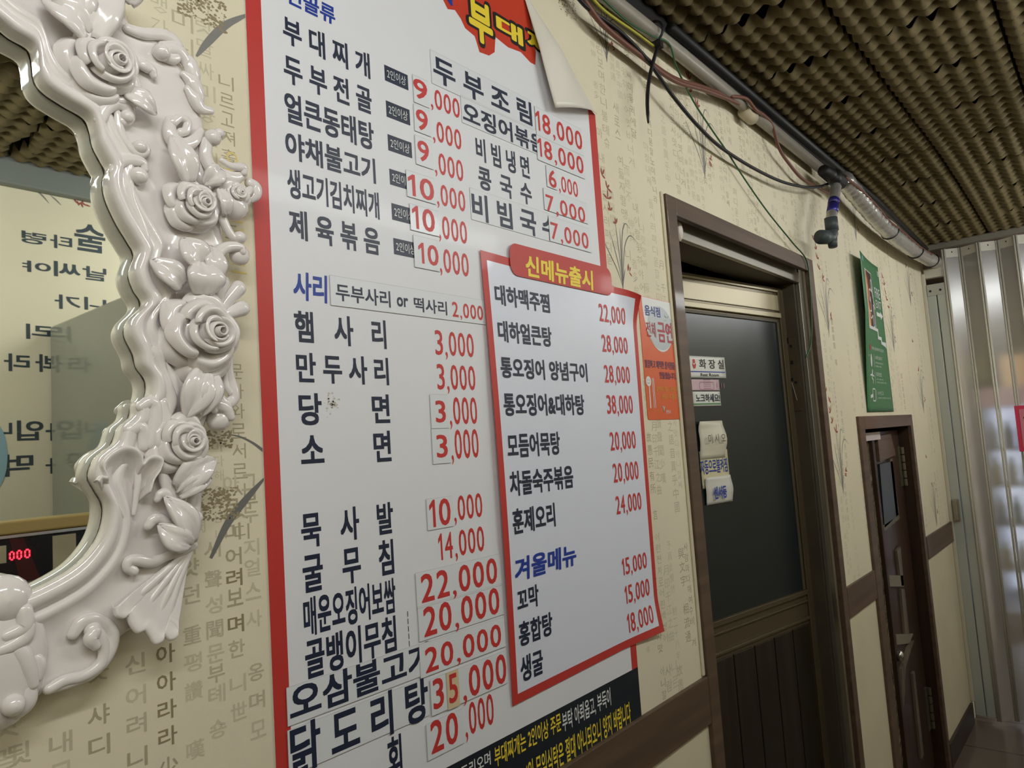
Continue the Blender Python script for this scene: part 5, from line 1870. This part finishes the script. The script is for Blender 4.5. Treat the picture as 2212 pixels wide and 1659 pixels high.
yb.box(6.9, 6.92, 0.09, 0.22, 1.80, 1.98)
tag(yb.build('yellow_board', mat('board_yellow', (190, 190, 60), 0.5)), 'small yellow-green board seen blurred through the second partition panel', 'board')
wd = thing('cream_cupboard', 'tall cream cupboard behind the first panel of the clear partition', 'cupboard', (5.6, 0.35, 0))
mb = MB()
mb.box(5.5, 6.0, 0.10, 0.62, 0, 2.05)
mb.build('body', mat('cupboard_cream', (206, 190, 168), 0.5), wd, bevel=0.005)
mb = MB()
mb.box(5.485, 5.5, 0.12, 0.60, 0.08, 2.00)
mb.build('door', MATS['cupboard_cream'], wd, bevel=0.003)
mb = MB()
mb.tube([(5.47, 0.16, 1.0), (5.47, 0.16, 1.15)], [0.006, 0.006], 8)
mb.build('handle', M_ALU, wd)

# ================================================================ the opposite side of the room, seen in the mirror
def wallwrite(s, box, m=None, bold=0.02, y=None):
    return letters('brush_writing', wall_opposite, s, box, YS + 0.0008, M_INKWALL if m is None else m, bold, 0.0, True)


M_INKWALL = mat('wall_brush_ink', (60, 72, 78), 0.6)


def mbx(a, b):
    return (min(a[0], b[0]), max(a[0], b[0]), min(a[1], b[1]), max(a[1], b[1]))


def pour(s, chars):
    for ch, a, b in chars:
        mb = MB()
        put_text(mb, ch, mbx(a, b), YS + 0.0010, 0.02, mirror=True)
        mb.build('brush_writing', M_INKWALL, wall_opposite)


# drinking poem painted on the wall; it reads the right way round from the room
pour('술타령', (('술', (0.9325, 2.3405), (1.0283, 2.2471)), ('타', (0.8611, 2.2868), (0.9255, 2.2428)), ('령', (0.7808, 2.2840), (0.8500, 2.2454))))
pour('날씨야', (('날', (0.9555, 2.1979), (1.0295, 2.1517)), ('씨', (0.8707, 2.2003), (0.9492, 2.1504)), ('야', (0.7825, 2.1896), (0.8621, 2.1537))))
pour('니가', (('니', (0.9595, 2.0928), (1.0276, 2.0502)), ('가', (0.8720, 2.0917), (0.9475, 2.0452))))
pour('아무리', (('무', (0.9332, 2.0132), (1.0112, 1.9485)), ('리', (0.7908, 1.9885), (0.8596, 1.9410))))
pour('추워봐라', (('봐', (0.8152, 1.8942), (0.8821, 1.8384)), ('라', (0.7311, 1.8923), (0.7994, 1.8383))))
pour('옷사입나', (('사', (0.8410, 1.6770), (0.9192, 1.6224)), ('입', (0.7635, 1.6868), (0.8353, 1.6252)), ('나', (0.6897, 1.6850), (0.7509, 1.6337))))
pour('술먹지', (('사', (0.8397, 1.5676), (0.9177, 1.5194)), ('먹', (0.7314, 1.5845), (0.8064, 1.5185))))
blue = MB()
c = (0.7031, 1.5818)
blue.prism(ellipse(c[0], c[1], 0.035, 0.10, 30), YS, YS + 0.002)
tag(blue.build('round_sticker', mat('sticker_pale_blue', (150, 184, 196), 0.5)), 'pale blue round sticker on the opposite wall reflected at the mirror edge', 'sticker')

fr_ = thing('refrigerator', 'tall plain grey refrigerator against the opposite wall, reflected in the mirror', 'refrigerator', (1.2, -1.53, 0))
e0 = (0.8542, 1.9821)
FX = e0[0]
FZ = e0[1]
mb = MB()
mb.box(FX, FX + 0.68, YS + 0.008, -1.22, 0.04, FZ)
mb.build('body', M_FRIDGE, fr_, bevel=0.006)
for i, (a, b) in enumerate(((0.06, 1.16), (1.18, FZ - 0.01))):
    mb = MB()
    mb.box(FX + 0.004, FX + 0.676, -1.215, -1.165, a, b)
    dr = mb.build('door', M_FRIDGE, fr_, bevel=0.006)
    mb = MB()
    hz_ = (a + 0.5, b - 0.1) if i == 0 else (a + 0.08, a + 0.45)
    mb.tube([(FX + 0.06, -1.165, hz_[0]), (FX + 0.06, -1.13, hz_[0] + 0.02), (FX + 0.06, -1.13, hz_[1] - 0.02), (FX + 0.06, -1.165, hz_[1])], [0.011] * 4, 10)
    mb.build('handle', M_STEEL, dr, smooth=True)
mb = MB()
for sx_ in (0.05, 0.63):
    for yy in (-1.80, -1.28):
        mb.tube([(FX + sx_, yy, 0), (FX + sx_, yy, 0.04)], [0.02, 0.02], 10)
mb.build('foot', M_BLACKRUB, fr_)

# counter-top machine with brass rim, black glass front and red digits
YC = -1.04
g0, g1, g2, g3 = (0.4922, 1.4253), (0.6717, 1.4166), (0.4920, 1.3882), (0.4914, 1.2961)
CZ = (g0[1] + g1[1]) / 2
cb = thing('black_counter_machine', 'black glass fronted machine with brass rim and red digits, reflected low in the mirror', 'machine', (0.6, YC - 0.09, 0))
CX0, CX1 = 0.10, 1.05
mb = MB()
mb.box(CX0, CX1, YC - 0.075, YC - 0.006, 0.0, CZ - 0.03)
mb.build('body', mat('machine_black', (30, 30, 32), 0.4), cb, bevel=0.004)
rim = g0[1] - (0.4921, 1.3984)[1]
mb = MB()
mb.box(CX0 - 0.004, CX1 + 0.004, YC - 0.08, YC + 0.004, CZ - rim, CZ)
mb.build('brass_rim', M_GOLD, cb, bevel=0.004)
mb = MB()
mb.box(CX0, CX1, YC - 0.006, YC + 0.002, CZ - rim - 0.008, CZ - rim - 0.001)
mb.build('steel_bead', M_STEEL, cb, bevel=0.001)
pz1, pz0 = CZ - rim - 0.010, g3[1]
mb = MB()
mb.box(CX0 + 0.004, CX1 - 0.004, YC - 0.006, YC, pz0, pz1)
pn = mb.build('black_glass', M_BLACKGLASS, cb)
mb = MB()
a, b, c_, e_ = (0.5098, 1.3858), (0.5362, 1.3841), (0.5659, 1.2959), (0.5288, 1.2968)
mb.flat([a, b, c_, e_], YC + 0.0006)
mb.build('red_film', M_REDFILM, pn)
mb = MB()
mb.box(CX0, CX1, YC - 0.006, YC + 0.003, pz0 - 0.016, pz0 - 0.001)
mb.build('lower_bead', mat('bead_mauve', (120, 108, 114), 0.4), cb)
mb = MB()
mb.box(CX0 + 0.01, CX1 - 0.01, YC - 0.006, YC + 0.002, pz0 - 0.10, pz0 - 0.020)
mb.build('olive_skirt', M_OLIVE, cb)
# seven-segment zeros
dg = MB()
for q in range(3):
    A_ = (0.5096, 1.3597) if q == 0 else ((0.5227, 1.3605) if q == 1 else (0.5368, 1.3604))
    B_ = (0.5193, 1.3414) if q == 0 else ((0.5325, 1.3412) if q == 1 else (0.5476, 1.3417))
    x0, x1, z0, z1 = mbx(A_, B_)
    t_ = 0.0028
    zm = (z0 + z1) / 2
    for r_ in ((x0 + t_, x1 - t_, z1 - t_, z1), (x0 + t_, x1 - t_, z0, z0 + t_), (x0, x0 + t_, z0 + t_, zm - 0.0008), (x0, x0 + t_, zm + 0.0008, z1 - t_), (x1 - t_, x1, z0 + t_, zm - 0.0008), (x1 - t_, x1, zm + 0.0008, z1 - t_)):
        dg.flat(rect(r_), YC + 0.0012)
dg.build('red_digits', M_LED, pn)


def slip(label, a, b):
    x0, x1, z0, z1 = mbx(a, b)
    mb = MB()
    mb.box(x0, x1, YC + 0.0003, YC + 0.0015, z0, z1)
    tag(mb.build('paper_slip', mat('slip_aged', (214, 208, 186), 0.6, noise=(20, 0.1))), label, 'paper')


slip('larger aged paper slip on the black glass machine, right of the red digits', (0.5895, 1.3809), (0.6350, 1.2897))
slip('small pale paper slip on the black glass machine, left of the red digits', (0.4682, 1.3731), (0.5046, 1.3381))

# ================================================================ wallpaper print (orchids, old Korean script, seals)
TXT = ['나랏말싸미듕귁에달아', '문자와로서르사맛디아니할쎄', '이런젼차로어린백셩이', '니르고져홀배이셔도', '마참내제뜨들시러펴디몯할노미하니라', '내이랄윙하야어엿비너겨',
       '새로스믈여듧자랄맹가노니', '사람마다해여수비니겨', '날로쑤메뼌안킈하고져할따라미니라', '國之語音異乎中國', '與文字不相流通', '故愚民有所欲言', '而終不得伸其情者多矣', '予爲此憫然新制二十八字',
       '月印千江之曲', '重讚聲聞少嘆', '이난어린보며한니불톄슈']
rnd = random.Random(11)
wp = [MB() for _ in range(4)]
# scale of the script columns on the paper, measured under the mirror
ca, cb_ = (0.3541, 1.3274), (0.4308, 1.2361)
SCX0, SCZ0 = ca
SCXK, SCZK = (cb_[0] - ca[0]) / 440.0, (ca[1] - cb_[1] - 0.012) / 415.0
YP = -0.00012


def column(x, ztop, zbot, side, tone=None, y=YP, flip=False, dens=0.72, size=1.0):
    z = ztop - 0.03 * rnd.random()
    while z > zbot:
        s = rnd.choice(TXT)
        tn = tone if tone is not None else rnd.choice((0, 0, 0, 0, 1, 1, 2))
        h = rnd.choice((0.017, 0.020, 0.022, 0.012)) * size
        for ch in s:
            if z < zbot:
                break
            if rnd.random() < 0.93:
                w = h * (0.92 + 0.2 * rnd.random())
                put_text(side[tn], ch, (x - w / 2, x + w / 2, z - h, z), y, 0.0, 0, 0, flip, res=1)
            z -= h * 1.32
        z -= 0.10 * rnd.random() * (1.3 - dens) * 3


def band(x0, x1, zb, zt, step=0.025, skip=0.18):
    x = x0 + 0.014
    while x < x1 - 0.008:
        if rnd.random() > skip:
            column(x + 0.003 * rnd.random(), zt, zb, wp)
        x += step


band(-0.15, 0.470, 1.43, 2.42)
band(-0.30, 0.235, RAIL[1] + 0.01, 1.34)
band(1.245, 1.496, RAIL[1] + 0.01, 2.42, 0.024, 0.05)
band(1.53, 2.52, 2.075, 2.42, 0.026, 0.15)
band(2.525, 2.86, RAIL[1] + 0.01, 2.42, 0.026, 0.45)
band(2.87, 3.70, 1.56, 2.40, 0.027, 0.55)
band(3.72, 4.29, RAIL[1] + 0.01, 2.35, 0.03, 0.75)
# the columns of script below the mirror, read from the paper
for x, cs in ((75, (('말', 1365, 3), ('쓰', 1510, 3), ('미', 1640, 2))), (250, (('뒷', 1195, 1), ('심', 1325, 0), ('소', 1455, 0))), (440, (('내', 1205, 1), ('모', 1340, 0), ('오', 1540, 1))),
              (625, (('듯', 920, 1), ('샤', 1130, 2), ('디', 1275, 2), ('諸', 1470, 0))), (820, (('신', 930, 1), ('어', 1090, 0), ('려', 1230, 1), ('니', 1395, 2), ('들', 1540, 2))),
              (990, (('아', 920, 3), ('아', 1065, 3), ('라', 1205, 3), ('라', 1340, 3), ('少', 1490, 2))),
              (1150, (('하', 380, 1), ('얏', 495, 1), ('던', 640, 1), ('重', 855, 1), ('평', 1000, 0), ('讚', 1150, 0), ('嘆', 1455, 0))),
              (1292, (('시', 415, 1), ('聲', 580, 1), ('성', 720, 0), ('聞', 855, 1), ('문', 985, 0), ('부', 1095, 1), ('톄', 1205, 0), ('숑', 1390, 0))),
              (1430, (('아', 60, 0), ('로', 195, 2), ('미', 335, 2), ('어', 475, 2), ('려', 595, 3), ('보', 705, 2), ('며', 855, 3), ('한', 990, 1), ('니', 1185, 0), ('世', 1335, 0))),
              (1556, (('그', 60, 1), ('부', 170, 2), ('누', 250, 1), ('지', 440, 0), ('얼', 555, 0), ('스', 690, 0), ('사', 850, 0), ('옹', 1150, 1), ('며', 1310, 1), ('모', 1470, 0)))):
    for ch, y_, tn in cs:
        q_ = (SCX0 + (x - 990) * SCXK, SCZ0 - (y_ - 920) * SCZK)
        hh = 0.0185
        put_text(wp[tn], ch, (q_[0] - 0.0095, q_[0] + 0.0095, q_[1] - hh, q_[1]), YP - 0.00005, 0.014, 0, res=2)
yl = MB()
for ch, bx in (('오', (0.437, 0.455, 1.842, 1.866)), ('셔', (0.437, 0.456, 1.812, 1.836)), ('도', (0.438, 0.457, 1.782, 1.806)), ('년', (0.438, 0.458, 1.752, 1.776)), ('뜨', (0.440, 0.459, 1.722, 1.746))):
    put_text(yl, ch, bx, YP - 0.00008, 0.004, 0, res=2)
wall_front_parts = []
for i in range(4):
    wall_front_parts.append(wp[i].build('wallpaper_script', M_PRINT[i], wall_front))
yl.build('wallpaper_script', M_YELLOWPRINT, wall_front)

grass, grassd, red, seal = MB(), MB(), MB(), MB()


def blade(mb, pts, w, y=YP - 0.00010):
    P = smooth_path(pts, 6)
    n = len(P)
    mb.stroke(P, [w * max(0.06, math.sin(PI * (i + 0.4) / n) ** 0.8) for i in range(n)], y)


def orchid(x, z, s, flip=1, y=YP - 0.00010, dark=False, rednum=9):
    """root point and height"""
    g = grassd if dark else grass
    for k, (dx, top, w, arch) in enumerate(((-0.46, 0.66, 0.013, 0.02), (-0.24, 0.80, 0.012, 0.02), (-0.08, 1.02, 0.012, 0.0), (0.04, 0.90, 0.013, 0.0), (0.14, 1.0, 0.014, 0.16), (0.24, 0.84, 0.013, 0.24), (0.10, 0.30, 0.014, 0.05))):
        blade(g, [(x, z), (x + flip * dx * 0.22 * s, z + 0.36 * top * s), (x + flip * dx * 0.62 * s, z + 0.78 * top * s), (x + flip * (dx + 0.35 * arch) * s, z + top * s), (x + flip * (dx + 1.3 * arch) * s, z + (top - 0.35 * arch) * s)] if arch > 0.1 else
              [(x, z), (x + flip * dx * 0.25 * s, z + 0.36 * top * s), (x + flip * dx * 0.68 * s, z + 0.74 * top * s), (x + flip * dx * s, z + top * s)], 1.6 * w * s, y - 4e-6 * k)
    blade(g, [(x - 0.004 * s, z - 0.03 * s), (x, z + 0.1 * s), (x + 0.008 * s, z + 0.22 * s)], 0.040 * s, y)
    kk = 0
    for q in range(rednum):
        t = q / max(1, rednum - 1)
        cx = x + flip * (-0.34 + 0.26 * t + 0.05 * math.sin(7 * t)) * s
        cz = z + (1.62 - 0.66 * t) * s
        a0 = rnd.uniform(0.6, 2.4)
        for k in range(3):
            a = a0 + (k - 1) * rnd.uniform(0.7, 1.3)
            l = rnd.uniform(0.07, 0.15) * s
            kk += 1
            blade(red, [(cx, cz), (cx + l * 0.5 * math.cos(a), cz + l * 0.5 * math.sin(a)), (cx + l * math.cos(a) * 0.95, cz + l * math.sin(a))], 0.036 * s, y - 3e-6 * kk)
    for q in range(5):
        a = rnd.uniform(-1, 2)
        cx, cz = x + flip * 0.20 * s + rnd.uniform(-0.04, 0.04) * s, z + 0.30 * s + rnd.uniform(-0.05, 0.05) * s
        l = 0.10 * s
        kk += 1
        blade(red, [(cx, cz), (cx + l * 0.5 * math.cos(a), cz + l * 0.5 * math.sin(a)), (cx + l * math.cos(a), cz + l * math.sin(a) * 0.9)], 0.026 * s, y - 3e-6 * kk)


for p_, s in (((1.7528, 2.1565), 0.19), ((1.3033, 1.8117), 0.14), ((2.6495, 1.8180), 0.20), ((2.6233, 1.2792), 0.21), ((3.5576, 1.8089), 0.20), ((1.3131, 2.3020), 0.13), ((3.1351, 2.2326), 0.18), ((4.0026, 2.0621), 0.20), ((4.0142, 1.5377), 0.21), ((4.0125, 1.0013), 0.20)):
    orchid(p_[0], p_[1], s, 1, rednum=5 if p_[0] < 3.9 else 2, dark=p_[0] < 1.6)
# big brush blades at the banner's left edge
a = [(0.4045, 1.4052), (0.4253, 1.4400), (0.4472, 1.4630), (0.4724, 1.4859)]
P = smooth_path(a, 8)
grassd.stroke(P, [0.0006 + 0.0085 * math.sin(PI * min(1, 0.08 + 0.92 * i / len(P))) ** 0.8 for i in range(len(P))], YP - 0.00016)
a = [(0.4299, 1.5371), (0.4443, 1.5336), (0.4600, 1.5257), (0.4748, 1.5145)]
P = smooth_path(a, 8)
grassd.stroke(P, [0.0008 + 0.0030 * i / len(P) for i in range(len(P))], YP - 0.00016)
a = [(0.4062, 1.9673), (0.4213, 1.9909), (0.4441, 2.0206), (0.4751, 2.0477)]
P = smooth_path(a, 8)
grass.stroke(P, [0.0006 + 0.0085 * math.sin(PI * min(1, 0.04 + 0.96 * i / len(P))) ** 0.8 for i in range(len(P))], YP - 0.00016)


def seal_print(x, z, w, h, n, seed):
    r_ = random.Random(seed)
    for q in range(n):
        u, v = r_.random(), r_.random()
        if r_.random() < 0.85 * (0.5 + 0.5 * math.sin(u * 9 + seed) * math.cos(v * 7 + 2 * seed)):
            continue
        cx, cz = x + (u - 0.5) * w, z + (v - 0.5) * h
        a0 = r_.random() * 6
        rr_ = r_.uniform(0.0006, 0.0019) * (1.0 if w < 0.09 else 1.6)
        seal.flat([(cx + rr_ * 0.9 * math.cos(a0 + 2 * PI * k / 7) * 1.3, cz + rr_ * (0.55 + 0.5 * r_.random()) * math.sin(a0 + 2 * PI * k / 7)) for k in range(7)], YP - 0.00016 - 2.5e-6 * (q % 50))


for p_, w, h, n, sd in (((0.4148, 2.0286), 0.060, 0.036, 420, 1), ((0.4101, 1.4616), 0.055, 0.034, 420, 2), ((0.4167, 1.5314), 0.035, 0.02, 120, 3), ((1.6687, 2.2922), 0.05, 0.11, 160, 4), ((1.1774, 2.3673), 0.06, 0.05, 240, 6), ((3.2462, 1.6589), 0.14, 0.24, 46, 7), ((4.0107, 1.7444), 0.16, 0.26, 40, 8), ((2.9978, 2.1994), 0.10, 0.18, 40, 9)):
    seal_print(p_[0], p_[1], w, h, n, sd)
grass.build('wallpaper_orchid', M_BLADE, wall_front)
grassd.build('wallpaper_orchid', M_BLADEDARK, wall_front)
red.build('wallpaper_flowers', M_REDPRINT, wall_front)
seal.build('wallpaper_seal', mat('print_seal', (152, 138, 108), 0.65), wall_front)
# a little of the same paper on the opposite wall, near its top edge
grass, red = MB(), MB()
yo = YS + 0.0006
blade(grass, [(0.7821, 2.4304), (0.8128, 2.4286), (0.8387, 2.4103), (0.8596, 2.3874)], 0.006, yo)
blade(grass, [(0.8626, 2.4157), (0.8786, 2.4038), (0.8946, 2.3888)], 0.005, yo)
fc = (0.9591, 2.4280)
for q in range(16):
    a = rnd.uniform(0, 6.28)
    cx, cz = fc[0] + rnd.uniform(-0.035, 0.035), fc[1] + rnd.uniform(-0.035, 0.035)
    blade(red, [(cx, cz), (cx + 0.008 * math.cos(a), cz + 0.008 * math.sin(a)), (cx + 0.018 * math.cos(a), cz + 0.017 * math.sin(a))], 0.006, yo + 1e-5 * q)
grass.build('wallpaper_orchid', M_BLADE, wall_opposite)
red.build('wallpaper_flowers', M_REDPRINT, wall_opposite)
